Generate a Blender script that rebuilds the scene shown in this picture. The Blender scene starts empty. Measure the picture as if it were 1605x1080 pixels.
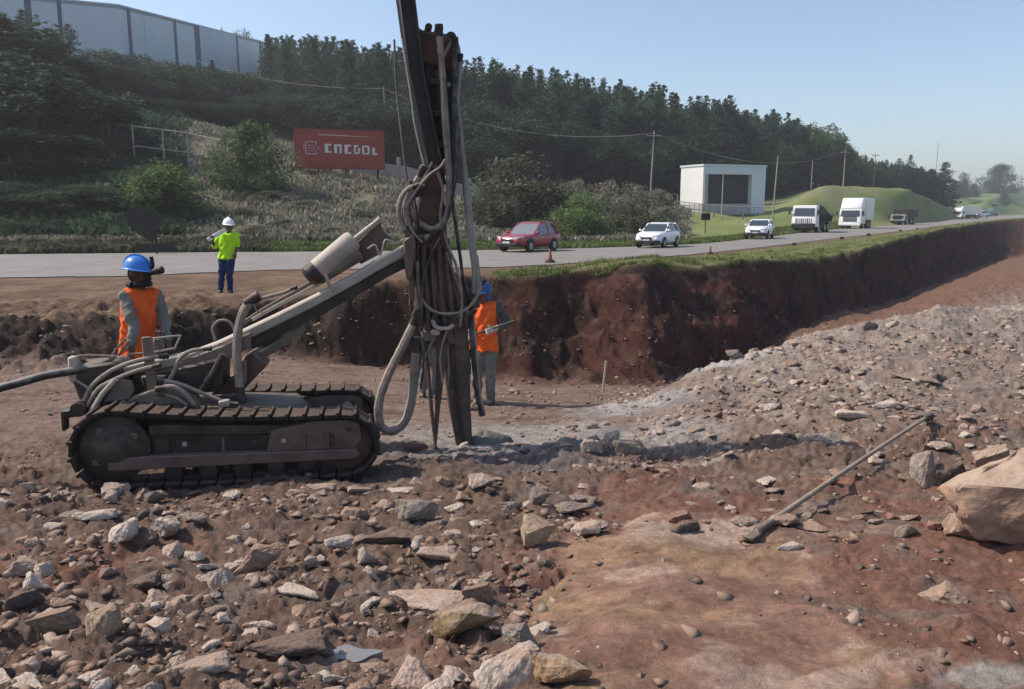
import bpy, bmesh, math, random
import numpy as np
from mathutils import Vector, Matrix

C = bpy.context.scene.collection
SC = bpy.context.scene
random.seed(11); RNG = np.random.default_rng(11)

# ---------------------------------------------------------------- camera
FPX = 1250.0; CAMZ = 2.3
PITCH = math.atan(210 / 1250.0)
cam_d = bpy.data.cameras.new('camera'); cam = bpy.data.objects.new('camera', cam_d); C.objects.link(cam)
cam.location = (0, 0, CAMZ); cam.rotation_euler = (math.pi / 2 - PITCH, 0, 0)
cam_d.sensor_width = 36; cam_d.lens = 36 * FPX / 1605; cam_d.clip_start = 0.1; cam_d.clip_end = 9000
SC.camera = cam

# ---------------------------------------------------------------- light
SUN_AZ = (-0.985, 0.15); SUN_EL = 46
world = bpy.data.worlds.new('World'); SC.world = world; world.use_nodes = True
wn = world.node_tree.nodes; wl_ = world.node_tree.links
bg = wn['Background']; sky = wn.new('ShaderNodeTexSky'); sky.sky_type = 'NISHITA'; sky.sun_disc = False
sky.sun_elevation = math.radians(SUN_EL)
sky.sun_rotation = math.atan2(SUN_AZ[0], SUN_AZ[1])
sky.air_density = 1.0; sky.dust_density = 2.2; sky.ozone_density = 1.6; sky.altitude = 600
bg.inputs[1].default_value = 0.13
wl_.new(sky.outputs[0], bg.inputs[0])
sun_d = bpy.data.lights.new('sun', 'SUN'); sun_d.energy = 3.7; sun_d.angle = math.radians(0.6); sun_d.color = (1, .91, .79)
sun = bpy.data.objects.new('sun', sun_d); C.objects.link(sun)
_s = Vector((SUN_AZ[0], SUN_AZ[1], 0)).normalized() * math.cos(math.radians(SUN_EL)); _s.z = math.sin(math.radians(SUN_EL))
sun.rotation_euler = _s.to_track_quat('Z', 'Y').to_euler(); sun.location = (-60, 20, 80)
SC.view_settings.view_transform = 'Standard'; SC.view_settings.look = 'None'
SC.view_settings.exposure = 0.5; SC.view_settings.gamma = 1.0
SC.render.engine = 'CYCLES'
SC.cycles.max_bounces = 5; SC.cycles.diffuse_bounces = 3; SC.cycles.glossy_bounces = 2; SC.cycles.transparent_max_bounces = 6
SC.cycles.use_denoising = True

# ---------------------------------------------------------------- picture measurements -> world
_cp, _sp = math.cos(PITCH), math.sin(PITCH)
def ray(px, py):
    u = (px - 802.5) / FPX; v = (py - 540) / FPX
    return Vector((u, _cp - v * _sp, -_sp - v * _cp))
def at(px, py, Y):
    d = ray(px, py); k = Y / d.y
    return Vector((0, 0, CAMZ)) + d * k
def at_z(px, py, z):
    d = ray(px, py); return Vector((0, 0, CAMZ)) + d * ((z - CAMZ) / d.z)
def on_plane(px, py, o, n):
    d = ray(px, py); c = Vector((0, 0, CAMZ)); return c + d * ((o - c).dot(n) / d.dot(n))

# ---------------------------------------------------------------- noise (numpy)
_perm = RNG.permutation(512).astype(np.int64)
_perm = np.concatenate([_perm, _perm, _perm])
_gr = RNG.normal(size=(512, 2)); _gr /= np.linalg.norm(_gr, axis=1)[:, None]
def noise2(x, y):
    xi = np.floor(x).astype(np.int64); yi = np.floor(y).astype(np.int64)
    xf = x - xi; yf = y - yi
    u = xf * xf * xf * (xf * (xf * 6 - 15) + 10); v = yf * yf * yf * (yf * (yf * 6 - 15) + 10)
    def g(ix, iy, dx, dy):
        h = _perm[(_perm[ix & 511] + iy) & 511]
        return _gr[h, 0] * dx + _gr[h, 1] * dy
    a = g(xi, yi, xf, yf); b = g(xi + 1, yi, xf - 1, yf); c = g(xi, yi + 1, xf, yf - 1); d = g(xi + 1, yi + 1, xf - 1, yf - 1)
    return ((a + (b - a) * u) + ((c + (d - c) * u) - (a + (b - a) * u)) * v) * 1.4
def fbm(x, y, oct=4, lac=2.03, gain=.5):
    s = 0; a = 1.0
    for i in range(oct):
        s = s + a * noise2(x + i * 17.3, y - i * 9.1); x = x * lac; y = y * lac; a *= gain
    return s
def cells(x, y):
    """distance to the two nearest jittered cell points and a random value of the nearest cell"""
    xi = np.floor(x).astype(np.int64); yi = np.floor(y).astype(np.int64)
    d1 = np.full(x.shape, 9.0); d2 = np.full(x.shape, 9.0); rv = np.zeros(x.shape)
    for i in (-1, 0, 1):
        for j in (-1, 0, 1):
            h = _perm[(_perm[(xi + i) & 511] + yi + j) & 511]
            jx = (h % 37) / 37.0; jy = (h % 29) / 29.0
            d = np.hypot(xi + i + jx - x, yi + j + jy - y)
            m = d < d1
            d2 = np.where(m, d1, np.minimum(d2, d)); rv = np.where(m, (h % 101) / 101.0, rv); d1 = np.where(m, d, d1)
    return d1, d2, rv
def sstep(a, b, x):
    t = np.clip((x - a) / (b - a), 0, 1); return t * t * (3 - 2 * t)

# ---------------------------------------------------------------- mesh builder
def wloc(o):
    v = Vector((0, 0, 0))
    while o: v += o.location; o = o.parent
    return v
def frame_to(d, up=None):
    d = Vector(d).normalized(); up = Vector(up or (0, 0, 1))
    if abs(d.dot(up)) > .97: up = Vector((0, 1, 0)) if abs(d.y) < .9 else Vector((1, 0, 0))
    s = d.cross(up).normalized(); return d, s, s.cross(d).normalized()
class MB:
    def __init__(self): self.v = []; self.f = []; self.mi = []; self.cur = 0
    def add(self, vs, fs):
        n = len(self.v); self.v += [Vector(p) for p in vs]
        for f in fs: self.f.append([n + i for i in f]); self.mi.append(self.cur)
    def box(self, c, s, R=None):
        c = Vector(c); hx, hy, hz = s[0] / 2, s[1] / 2, s[2] / 2
        vs = [Vector((x, y, z)) for x in (-hx, hx) for y in (-hy, hy) for z in (-hz, hz)]
        if R is not None: vs = [R @ p for p in vs]
        self.add([c + p for p in vs], [(0, 1, 3, 2), (4, 6, 7, 5), (0, 4, 5, 1), (2, 3, 7, 6), (0, 2, 6, 4), (1, 5, 7, 3)])
    def sweep(self, pts, w, h=None, up=None, taper=None):
        """rectangular bar along a path"""
        h = h or w; pts = [Vector(p) for p in pts]; n = len(pts); vs = []
        for i, p in enumerate(pts):
            d = pts[min(i + 1, n - 1)] - pts[max(i - 1, 0)]
            d, s, u = frame_to(d, up); k = 1 if taper is None else taper[i]
            for a, b in ((-1, -1), (1, -1), (1, 1), (-1, 1)): vs.append(p + s * (a * w / 2 * k) + u * (b * h / 2 * k))
        fs = [(3, 2, 1, 0), tuple(4 * (n - 1) + j for j in range(4))]
        for i in range(n - 1):
            for j in range(4): fs.append((4 * i + j, 4 * i + (j + 1) % 4, 4 * i + 4 + (j + 1) % 4, 4 * i + 4 + j))
        self.add(vs, fs)
    def tube(self, pts, r, n=8, up=None, cap=True):
        pts = [Vector(p) for p in pts]; m = len(pts)
        rs = r if isinstance(r, (list, tuple)) else [r] * m; vs = []; prev = None
        for i, p in enumerate(pts):
            d = (pts[min(i + 1, m - 1)] - pts[max(i - 1, 0)])
            if d.length < 1e-9: d = Vector((0, 0, 1))
            d.normalize()
            if prev is None: _, s, u = frame_to(d, up)
            else:
                s = prev - d * prev.dot(d)
                if s.length < 1e-6: _, s, u = frame_to(d, up)
                s.normalize(); u = s.cross(d)
            prev = s
            for j in range(n):
                a = 2 * math.pi * j / n; vs.append(p + (s * math.cos(a) + u * math.sin(a)) * rs[i])
        fs = []
        for i in range(m - 1):
            for j in range(n): fs.append((n * i + j, n * i + (j + 1) % n, n * i + n + (j + 1) % n, n * i + n + j))
        if cap: fs += [tuple(range(n - 1, -1, -1)), tuple(n * (m - 1) + j for j in range(n))]
        self.add(vs, fs)
    def prism(self, poly, off):
        """polygon (3D points, any plane) extruded by vector off"""
        poly = [Vector(p) for p in poly]; off = Vector(off); n = len(poly)
        self.add(poly + [p + off for p in poly], [tuple(range(n - 1, -1, -1)), tuple(range(n, 2 * n))] +
                 [(i, (i + 1) % n, n + (i + 1) % n, n + i) for i in range(n)])
    def lathe(self, prof, o=(0, 0, 0), ax=(0, 0, 1), n=16):
        d, s, u = frame_to(ax); o = Vector(o); vs = []
        for r, h in prof:
            for j in range(n):
                a = 2 * math.pi * j / n; vs.append(o + d * h + (s * math.cos(a) + u * math.sin(a)) * r)
        m = len(prof); fs = []
        for i in range(m - 1):
            for j in range(n): fs.append((n * i + j, n * i + (j + 1) % n, n * i + n + (j + 1) % n, n * i + n + j))
        fs += [tuple(range(n - 1, -1, -1)), tuple(n * (m - 1) + j for j in range(n))]
        self.add(vs, fs)
    def ball(self, c, r, nu=12, nv=8, R=None):
        c = Vector(c); r = (r, r, r) if not isinstance(r, (list, tuple)) else r
        vs = [Vector((0, 0, -r[2]))]
        for i in range(1, nv):
            t = -math.pi / 2 + math.pi * i / nv
            for j in range(nu):
                a = 2 * math.pi * j / nu; vs.append(Vector((r[0] * math.cos(t) * math.cos(a), r[1] * math.cos(t) * math.sin(a), r[2] * math.sin(t))))
        vs.append(Vector((0, 0, r[2]))); fs = []
        for j in range(nu):
            fs.append((0, 1 + (j + 1) % nu, 1 + j)); L = len(vs) - 1; b = 1 + nu * (nv - 2); fs.append((L, b + j, b + (j + 1) % nu))
        for i in range(nv - 2):
            for j in range(nu):
                a = 1 + nu * i; fs.append((a + j, a + (j + 1) % nu, a + nu + (j + 1) % nu, a + nu + j))
        if R is not None: vs = [R @ p for p in vs]
        self.add([c + p for p in vs], fs)
    def mesh(self, name, origin=Vector((0, 0, 0)), bevel=0, smooth=None):
        me = bpy.data.meshes.new(name)
        me.from_pydata([tuple(p - origin) for p in self.v], [], self.f)
        if any(self.mi): me.polygons.foreach_set('material_index', self.mi)
        bm = bmesh.new(); bm.from_mesh(me); bmesh.ops.recalc_face_normals(bm, faces=bm.faces)
        if bevel:
            es = [e for e in bm.edges if len(e.link_faces) == 2 and e.calc_face_angle(0) > .6]
            bmesh.ops.bevel(bm, geom=es, offset=bevel, segments=1, affect='EDGES', profile=.5, clamp_overlap=True)
        bm.to_mesh(me); bm.free()
        if smooth: me.polygons.foreach_set('use_smooth', [True] * len(me.polygons)); me.set_sharp_from_angle(angle=math.radians(smooth))
        me.update(); return me
    def build(self, name, mat, parent=None, loc=None, bevel=0, smooth=40):
        base = wloc(parent) if parent else Vector((0, 0, 0))
        loc = Vector(loc) if loc is not None else (base if parent else Vector((0, 0, 0)))
        me = self.mesh(name, loc, bevel, smooth)
        o = bpy.data.objects.new(name, me); C.objects.link(o)
        for m in (mat if isinstance(mat, (list, tuple)) else [mat]): me.materials.append(m)
        if parent: o.parent = parent; o.location = loc - base
        else: o.location = loc
        return o
def tag(o, label=None, cat=None, group=None, kind=None):
    if label: o['label'] = label
    if cat: o['category'] = cat
    if group: o['group'] = group
    if kind: o['kind'] = kind
    return o
def thing(name, loc, label, cat, group=None):
    o = bpy.data.objects.new(name, None); C.objects.link(o); o.location = loc; o.empty_display_size = .2
    return tag(o, label, cat, group)
def dup(root, loc, rz=None, scale=None, label=None, group=None):
    r = root.copy(); C.objects.link(r); r.location = loc
    if rz is not None: r.rotation_euler = (0, 0, rz)
    if scale is not None: r.scale = scale if isinstance(scale, (tuple, list)) else (scale,) * 3
    if label: r['label'] = label
    if group: r['group'] = group
    for ch in list(root.children):
        c = ch.copy(); C.objects.link(c); c.parent = r
        for g in list(ch.children):
            d = g.copy(); C.objects.link(d); d.parent = c
    return r
def raw_mesh(name, V, Fc, smooth=False):
    me = bpy.data.meshes.new(name); V = np.asarray(V, dtype=np.float32); Fc = np.asarray(Fc, dtype=np.int32); k = Fc.shape[1]
    me.vertices.add(len(V)); me.vertices.foreach_set('co', V.ravel())
    me.loops.add(Fc.size); me.loops.foreach_set('vertex_index', Fc.ravel())
    me.polygons.add(len(Fc)); me.polygons.foreach_set('loop_start', np.arange(0, Fc.size, k, dtype=np.int32))
    me.update(calc_edges=True); me.validate()
    if smooth: me.polygons.foreach_set('use_smooth', [True] * len(me.polygons))
    return me

# ---------------------------------------------------------------- materials
def mat(name, col, rough=.8, metal=0, var=.25, scale=6, bump=.0, bscale=40, bdist=.03, dust=None, dustamt=.5, hue=0.0, objvar=0.0, spec=.3, coat=0, trans=None):
    m = bpy.data.materials.new(name); m.use_nodes = True; nt = m.node_tree; N = nt.nodes; L = nt.links
    b = N['Principled BSDF']; b.inputs['Roughness'].default_value = rough; b.inputs['Metallic'].default_value = metal
    b.inputs['Specular IOR Level'].default_value = spec
    if coat: b.inputs['Coat Weight'].default_value = coat; b.inputs['Coat Roughness'].default_value = .08
    tc = N.new('ShaderNodeTexCoord'); n1 = N.new('ShaderNodeTexNoise'); n1.inputs['Scale'].default_value = scale; n1.inputs['Detail'].default_value = 6
    n1.inputs['Roughness'].default_value = .65
    L.new(tc.outputs['Object'], n1.inputs['Vector'])
    mr = N.new('ShaderNodeMapRange'); mr.inputs['From Min'].default_value = .3; mr.inputs['From Max'].default_value = .7
    mr.inputs['To Min'].default_value = 1 - var; mr.inputs['To Max'].default_value = 1 + var
    L.new(n1.outputs['Fac'], mr.inputs['Value'])
    hs = N.new('ShaderNodeHueSaturation'); hs.inputs['Color'].default_value = (*col, 1)
    L.new(mr.outputs[0], hs.inputs['Value'])
    if objvar:
        oi = N.new('ShaderNodeObjectInfo'); m2 = N.new('ShaderNodeMapRange'); m2.inputs['To Min'].default_value = 1 - objvar; m2.inputs['To Max'].default_value = 1 + objvar
        L.new(oi.outputs['Random'], m2.inputs['Value']); mu = N.new('ShaderNodeMath'); mu.operation = 'MULTIPLY'
        L.new(m2.outputs[0], mu.inputs[0]); L.new(mr.outputs[0], mu.inputs[1]); L.new(mu.outputs[0], hs.inputs['Value'])
        m3 = N.new('ShaderNodeMapRange'); m3.inputs['To Min'].default_value = .5 - hue; m3.inputs['To Max'].default_value = .5 + hue
        wn_ = N.new('ShaderNodeTexWhiteNoise'); wn_.noise_dimensions = '1D'; L.new(oi.outputs['Random'], wn_.inputs['W'])
        L.new(wn_.outputs['Value'], m3.inputs['Value']); L.new(m3.outputs[0], hs.inputs['Hue'])
    out = hs.outputs[0]
    if dust:
        n2 = N.new('ShaderNodeTexNoise'); n2.inputs['Scale'].default_value = scale * .7; n2.inputs['Detail'].default_value = 8; n2.inputs['Roughness'].default_value = .7
        L.new(tc.outputs['Object'], n2.inputs['Vector'])
        geo = N.new('ShaderNodeNewGeometry'); sx = N.new('ShaderNodeSeparateXYZ'); L.new(geo.outputs['Normal'], sx.inputs[0])
        ma = N.new('ShaderNodeMath'); ma.operation = 'MULTIPLY_ADD'; ma.inputs[1].default_value = .35; L.new(sx.outputs[2], ma.inputs[0]); L.new(n2.outputs['Fac'], ma.inputs[2])
        m4 = N.new('ShaderNodeMapRange'); m4.inputs['From Min'].default_value = .75 - dustamt * .5; m4.inputs['From Max'].default_value = .95 - dustamt * .3
        L.new(ma.outputs[0], m4.inputs['Value'])
        mx = N.new('ShaderNodeMix'); mx.data_type = 'RGBA'; L.new(m4.outputs[0], mx.inputs['Factor']); L.new(out, mx.inputs['A']); mx.inputs['B'].default_value = (*dust, 1)
        out = mx.outputs['Result']
    L.new(out, b.inputs['Base Color'])
    if bump:
        n3 = N.new('ShaderNodeTexNoise'); n3.inputs['Scale'].default_value = bscale; n3.inputs['Detail'].default_value = 5; L.new(tc.outputs['Object'], n3.inputs['Vector'])
        bp = N.new('ShaderNodeBump'); bp.inputs['Strength'].default_value = bump; bp.inputs['Distance'].default_value = bdist
        L.new(n3.outputs['Fac'], bp.inputs['Height']); L.new(bp.outputs[0], b.inputs['Normal'])
    if trans:
        b.inputs['Transmission Weight'].default_value = trans
    return m
# ================================================================ terrain: named knots (Y, z) along each bearing
ZR = 0.2
PX = np.array([-500, 0, 180, 330, 470, 620, 800, 1000, 1100, 1200, 1300, 1400, 1500, 1605, 2100], float)
U = (PX - 802.5) / 1250.0
def T(*a): return np.array(a, float)
KY = [T(*[-40] * 15), T(*[0] * 15), T(*[2.5] * 15), T(*[4.5] * 15), T(*[7] * 15)]
KZ = [T(*[.8] * 15), T(*[.65] * 15), T(*[.42] * 15), T(.2, .2, .2, .2, .2, .2, .2, .22, .24, .26, .28, .3, .32, .34, .4),
      T(-.02, -.02, -.02, -.02, -.02, -.02, 0, .03, .04, .05, .1, .15, .18, .2, .3)]
def K(ys, zs): KY.append(T(*ys)); KZ.append(T(*zs))
K([9, 9, 9, 9, 9, 9.5, 9.5, 9.8, 11, 11.5, 12, 12.5, 13, 13.5, 14], [-.03, -.03, -.04, -.06, -.1, -.18, -.2, -.15, .1, .27, .45, .58, .67, .64, .6])
K([11.3, 11.3, 11.5, 12, 12, 12, 12, 12.2, 12.6, 14.5, 16, 17, 18, 19, 20], [0, 0, -.08, -.12, -.2, -.33, -.48, -.6, -.7, -.7, -.6, -.5, -.5, -.5, -.5])
K([11.8, 11.9, 12.4, 14.25, 14.35, 14.5, 14.4, 14.2, 16.2, 19, 24, 32, 48, 75, 110], [.05, .05, -.05, -.22, -.34, -.54, -.79, -.81, -.94, -1.0, -.9, -1.3, -1.5, -1.8, -1.8])
K([13, 13.3, 13.6, 15.0, 15, 15.2, 15.7, 18, 20, 23, 28, 38, 60, 110, 160], [.36, .36, .42, .53, .73, 1.02, 1.01, 1.15, .96, .92, .73, .93, 1.19, 1.26, 1.3])
K([22, 25.3, 26, 27.5, 29, 29.3, 30.5, 35.7, 40, 47.6, 61, 82, 134, 250, 500], [ZR] * 15)
K([37, 39, 40, 41, 41.5, 42.5, 43.6, 47.6, 52, 65, 90, 119, 200, 420, 800], [ZR] * 15)
K([42, 43, 43, 45, 46, 48, 50, 55, 58, 75, 100, 125, 215, 440, 850], [.6, .5, .5, .6, .6, .6, .4, .2, .2, .5, .8, .6, .25, .5, 2])
K([60, 60, 60, 60, 60, 60, 70, 75, 80, 100, 130, 145, 240, 520, 950], [6, 5, 5, 4.2, 3.2, 2.6, 1.9, 1, .9, 2, 6.25, 6.1, 2.6, 6, 14])
K([90, 90, 90, 85, 80, 75, 100, 100, 100, 130, 150, 170, 300, 650, 1100], [16, 15, 15, 11, 8, 5, 4, 3, 2.3, 4, 6.5, 6.3, 3, 22, 26])
K([128, 128, 128, 128, 120, 120, 135, 130, 130, 170, 185, 220, 500, 900, 1400], [22, 22, 21.5, 19, 15, 11.5, 9, 6.5, 5, 7, 6.8, 5, 12, 27, 28])
K([180, 180, 180, 180, 180, 190, 190, 180, 180, 220, 230, 280, 800, 1300, 1800], [29, 29, 28.5, 27, 25, 22.5, 19, 13, 10, 11, 8.5, 6, 27, 30, 30])
K([300, 300, 300, 300, 300, 300, 300, 300, 300, 320, 340, 400, 1200, 1800, 2400], [33, 33, 33, 32, 30, 27, 24, 19, 16, 14, 11, 8, 30, 30, 30])
K([6000] * 15, [38, 38, 38, 36, 34, 32, 30, 28, 26, 26, 26, 26, 30, 30, 30])
KY = np.array(KY); KZ = np.array(KZ); NK = len(KY)
def _smooth_u(A, u):
    """monotone-ish cubic across bearings"""
    i = np.clip(np.searchsorted(U, u) - 1, 0, len(U) - 2)
    t = np.clip((u - U[i]) / (U[i + 1] - U[i]), 0, 1)
    s = np.gradient(A, U); h = U[i + 1] - U[i]
    d = np.diff(A) / np.diff(U); m = s.copy()
    m[0] = d[0]; m[-1] = d[-1]
    for k in range(1, len(A) - 1):
        m[k] = 0 if d[k - 1] * d[k] <= 0 else 2 * d[k - 1] * d[k] / (d[k - 1] + d[k])
    a = A[i]; b = A[i + 1]
    return (2 * t**3 - 3 * t**2 + 1) * a + (t**3 - 2 * t**2 + t) * h * m[i] + (-2 * t**3 + 3 * t**2) * b + (t**3 - t**2) * h * m[i + 1]
def base_height(x, y):
    """returns z and the running knot coordinate (7..8 = face of the cut, 9..10 = road)"""
    x = np.asarray(x, float); y = np.asarray(y, float)
    u = x / np.maximum(y, 1.0)
    YK = [_smooth_u(KY[k], u) for k in range(NK)]; ZK = [_smooth_u(KZ[k], u) for k in range(NK)]
    # ragged edge of the cut
    w = fbm(x * .45, y * .45, 3) * .55 + fbm(x * 1.3 + 5, y * 1.3, 3) * .11
    sc = sstep(8, 14, y)
    YK[7] = YK[7] + w * sc * .7; YK[8] = np.minimum(YK[8] + w * sc * np.clip(YK[8] / 16, 1, 3), YK[9] - 1.5)
    ZK[7] = ZK[7] + 0; ZK[8] = ZK[8] + fbm(x * .3 + 7, y * .3, 2) * .08 * sc
    z = np.full(x.shape, 0.0); kk = np.full(x.shape, 0.0)
    for k in range(NK - 1):
        m = (y >= YK[k]) & (y < YK[k + 1]) if k < NK - 2 else (y >= YK[k])
        t = np.clip((y - YK[k]) / np.maximum(YK[k + 1] - YK[k], 1e-6), 0, 1)
        zz = ZK[k] + (ZK[k + 1] - ZK[k]) * (t if k in (7,) else (t * .55 + .45 * t * t * (3 - 2 * t)))
        z = np.where(m, zz, z); kk = np.where(m, k + t, kk)
    return z, kk
def patch(x, y, px, py, Y, rx, ry, soft=.5, ang=0):
    c = at(px, py, Y); dx = x - c.x; dy = y - c.y; ca, sa = math.cos(ang), math.sin(ang)
    a = (dx * ca + dy * sa) / rx; b = (-dx * sa + dy * ca) / ry
    w = fbm(x * 1.7 / max(rx, .2) + px, y * 1.7 / max(rx, .2), 5) * .4 + fbm(x * 9, y * 14 + px, 3) * .10
    return 1 - sstep(1 - soft, 1 + soft * .4, np.hypot(a, b) + w)
OCHRE = (1085, 975, 3.75, .85, 1.45)
_pc = at(545, 1028, 3.3); PUD_Z = float(base_height(np.array([_pc.x]), np.array([_pc.y]))[0][0]) - .02
def height(x, y, detail=True, full=False):
    x = np.asarray(x, float); y = np.asarray(y, float)
    z, kk = base_height(x, y)
    road = sstep(8.6, 9.0, kk) * (1 - sstep(10.0, 10.5, kk))
    far = sstep(10.2, 12, kk)
    wall = sstep(6.7, 7.1, kk) * (1 - sstep(7.95, 8.15, kk))
    near = 1 - sstep(6.4, 7.2, kk)
    u = x / np.maximum(y, 1)
    ridge = sstep(.16, .30, u + .03 * fbm(x, y, 2)) * sstep(5.0, 7.0, kk * 1 + 0 * y + 1.6) * (1 - sstep(6.2, 7, kk)) * sstep(6.3, 8.0, y)
    ochre = patch(x, y, *OCHRE, soft=.25)
    smoothfloor = np.clip(sstep(7.4, 8.6, y) * (1 - ridge) * near, 0, 1) * (1 - sstep(6.5, 7, kk))
    rough = near * (1 - smoothfloor * .8) * (1 - ochre * .88) * (1 - .55 * sstep(.08, .2, u) * (1 - sstep(5.0, 6.4, y)))
    z = z + fbm(x * .9, y * .9, 3) * .075 * near * (1 - smoothfloor * .5) + fbm(x * 3.1 + 4, y * 3.1, 3) * .028 * rough
    z = z + ochre * (.025 + fbm((x + y * .5) * 1.6, (y - x * .45) * 3.0, 5) * .02) + patch(x, y, 1610, 850, 4.9, .55, .40, soft=.8) * .16
    if detail:
        rg_ = 1 - np.abs(fbm(x * 6.5 + 11, y * 8, 4)); z = z + (fbm(x * 9, y * 9, 3) * .014 + (rg_ ** 3 - .4) * .024) * rough + fbm(x * 24 + 3, y * 24, 3) * .009 * near * (.3 + .7 * rough)
        d1, d2, rv = cells(x * 3.3 + .4 * noise2(x * 4, y * 4), y * 5.2 + .4 * noise2(x * 4 + 9, y * 4))
        stone = sstep(.04, .2, d2 - d1) * (rv > .45) * (rv - .2)
        z = z + stone * .05 * rough + ridge * (fbm(x * 1.4 + 2, y * 1.4, 4) * .07 + fbm(x * 5, y * 5 + 8, 4) * .03 + fbm(x * 17, y * 17, 3) * .011)
        d1, d2, rv2 = cells(x * 8.3 + .5 * noise2(x * 9, y * 9), y * 11 + .4 * noise2(x * 9 + 9, y * 9))
        z = z + sstep(.03, .2, d2 - d1) * (rv2 > .5) * (rv2 - .3) * .028 * (rough * .9 + ridge * .9 + smoothfloor * .12)
        d1, d2, rv3 = cells(x * 19 + .5 * noise2(x * 20, y * 20), y * 22 + .4 * noise2(x * 20 + 9, y * 20))
        z = z + sstep(.03, .25, d2 - d1) * (rv3 > .55) * (rv3 - .35) * .016 * (rough + ridge * .6)
        # slumped faces of the cut: gullies running down it, and clods
        wx = x * .85 + y * .55; wt = (kk - 7) * 2.6
        z = z + wall * (1 - .8 * sstep(7.6, 8.0, kk)) * (fbm(wx * .8 + 40, wt * 1.1 + wx * .2, 4) * .15 + fbm(wx * 3.2 - wt, wt * 3.1, 3) * .06 + (1 - np.abs(fbm(wx * 2.1 + wt * .8, wt * 1.6 + 9, 3))) ** 3 * .10)
        # low ragged spoil in front of the left end of the cut
        lf = sstep(-.62, -.4, -np.abs(u + .62) ) 
        z = z + (1 - sstep(-.42, -.30, u)) * sstep(5.6, 6.6, kk) * (1 - sstep(8.0, 8.6, kk)) * (np.abs(fbm(x * 1.6, y * 2.2, 3)) * .22 + fbm(x * 7, y * 7, 2) * .03)
    verge = sstep(8.0, 8.2, kk) * (1 - road)
    z = z + verge * (1 - far) * (fbm(x * .8, y * .8, 3) * .05)
    z = z + far * (fbm(x * .06, y * .06, 3) * .35 + fbm(x * .35, y * .35, 3) * .09) * (1 - sstep(14.5, 16, kk) * .0)
    pc_ = at(545, 1028, 3.3); pud = 1 - sstep(.75, 1.35, np.hypot((x - pc_.x) / .125, (y - pc_.y) / .08) + .12 * fbm(x * 7, y * 7, 2)); z = z * (1 - pud) + PUD_Z * pud
    inroad = sstep(8.93, 9.0, kk) * (1 - sstep(10.0, 10.07, kk))
    z = z - inroad * .03
    if full: return z, dict(kk=kk, road=road, far=far, wall=wall, near=near, ridge=ridge, ochre=ochre, floor=smoothfloor, verge=verge, rough=rough, u=u)
    return z
def gz(x, y): return float(height(np.array([x]), np.array([y]))[0])
def ground_at(px, py, y0=2.0, y1=1500.0):
    """first hit of the sight line with the ground"""
    d = ray(px, py); k = np.geomspace(y0, y1, 3000) / d.y
    X = d.x * k; Y = d.y * k; Z = CAMZ + d.z * k
    hh = height(X, Y); i = int(np.argmax(Z < hh))
    if Z[i] >= hh[i]: i = len(k) - 1
    return Vector((X[i], Y[i], hh[i]))

# ---- the sheet
ys = [0.3]
while ys[-1] < 2600:
    y = ys[-1]; ys.append(y + (.0052 * y + .003 if y < 13 else (.0048 * y) if y < 24 else (.014 * y if y < 70 else .03 * y)))
ys = np.array(ys)
uu = np.concatenate([np.linspace(-1.9, -.72, 60)[:-1], np.linspace(-.72, .72, 600), np.linspace(.72, 1.9, 60)[1:]])
UU, YY = np.meshgrid(uu, ys); XX = UU * (YY + 1.2)
ZZ, zn = height(XX, YY, full=True)
ny, nx = XX.shape
V = np.stack([XX, YY, ZZ], -1).reshape(-1, 3)
ii = np.arange(ny * nx).reshape(ny, nx)
Fq = np.stack([ii[:-1, :-1], ii[:-1, 1:], ii[1:, 1:], ii[1:, :-1]], -1).reshape(-1, 4)
gme = raw_mesh('ground', V, Fq, smooth=True)
# material of the ground, per vertex: which soil, dust, grass lies there, with some shade painted in
def L3(a, b, t): return a + (b - a) * t[..., None]
col = np.zeros((ny, nx, 3)); soil = np.array([.20, .132, .102])
col[:] = soil
n1 = fbm(XX * .55, YY * .55, 4); n2 = fbm(XX * 2.3 + 5, YY * 2.3, 4)
u = zn['u']
red = np.clip(sstep(-.05, .5, n1 + .9 * (u - .02)) * zn['near'] * (1 - zn['ridge']), 0, 1)
red = red * (1 - sstep(6.2, 8, YY) * .5)
col = L3(col, np.array([.25, .128, .092]), red * .9)
col = L3(col, np.array([.255, .20, .168]), np.clip(sstep(.05, .6, n2) * .6 * zn['near'] * (1 - zn['ochre']), 0, 1))
och = zn['ochre']
FX = XX * 1.0 + YY * .5; FY = YY * 1.0 - XX * .45
ochc = L3(np.zeros_like(col) + np.array([.33, .19, .14]), np.array([.395, .245, .155]), sstep(-.25, .45, fbm(FX * 1.1, FY * 1.7 + 9, 6, gain=.55)))
ochc = L3(ochc, np.array([.25, .135, .095]), sstep(.05, .5, fbm(FX * 1.3 + 20, FY * 2.2 + 3, 6, gain=.58)) * .6)
ochc = L3(ochc, np.array([.54, .39, .30]), sstep(.2, .55, fbm(FX * 1.0 + 3, FY * 1.9 + 9, 6, gain=.58)) * .75)
col = col * (1 - och[..., None]) + ochc * och[..., None]
col = L3(col, np.array([.255, .18, .14]), zn['floor'] * .9)
stripes = sstep(.1, .5, fbm(XX * .9, YY * 5.5, 3)) * zn['floor'] * (u < .12)
col = L3(col, np.array([.145, .092, .07]), stripes * .75)
col = L3(col, np.array([.40, .34, .295]), zn['ridge'] * (.75 + .2 * n2).clip(0, 1))
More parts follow.
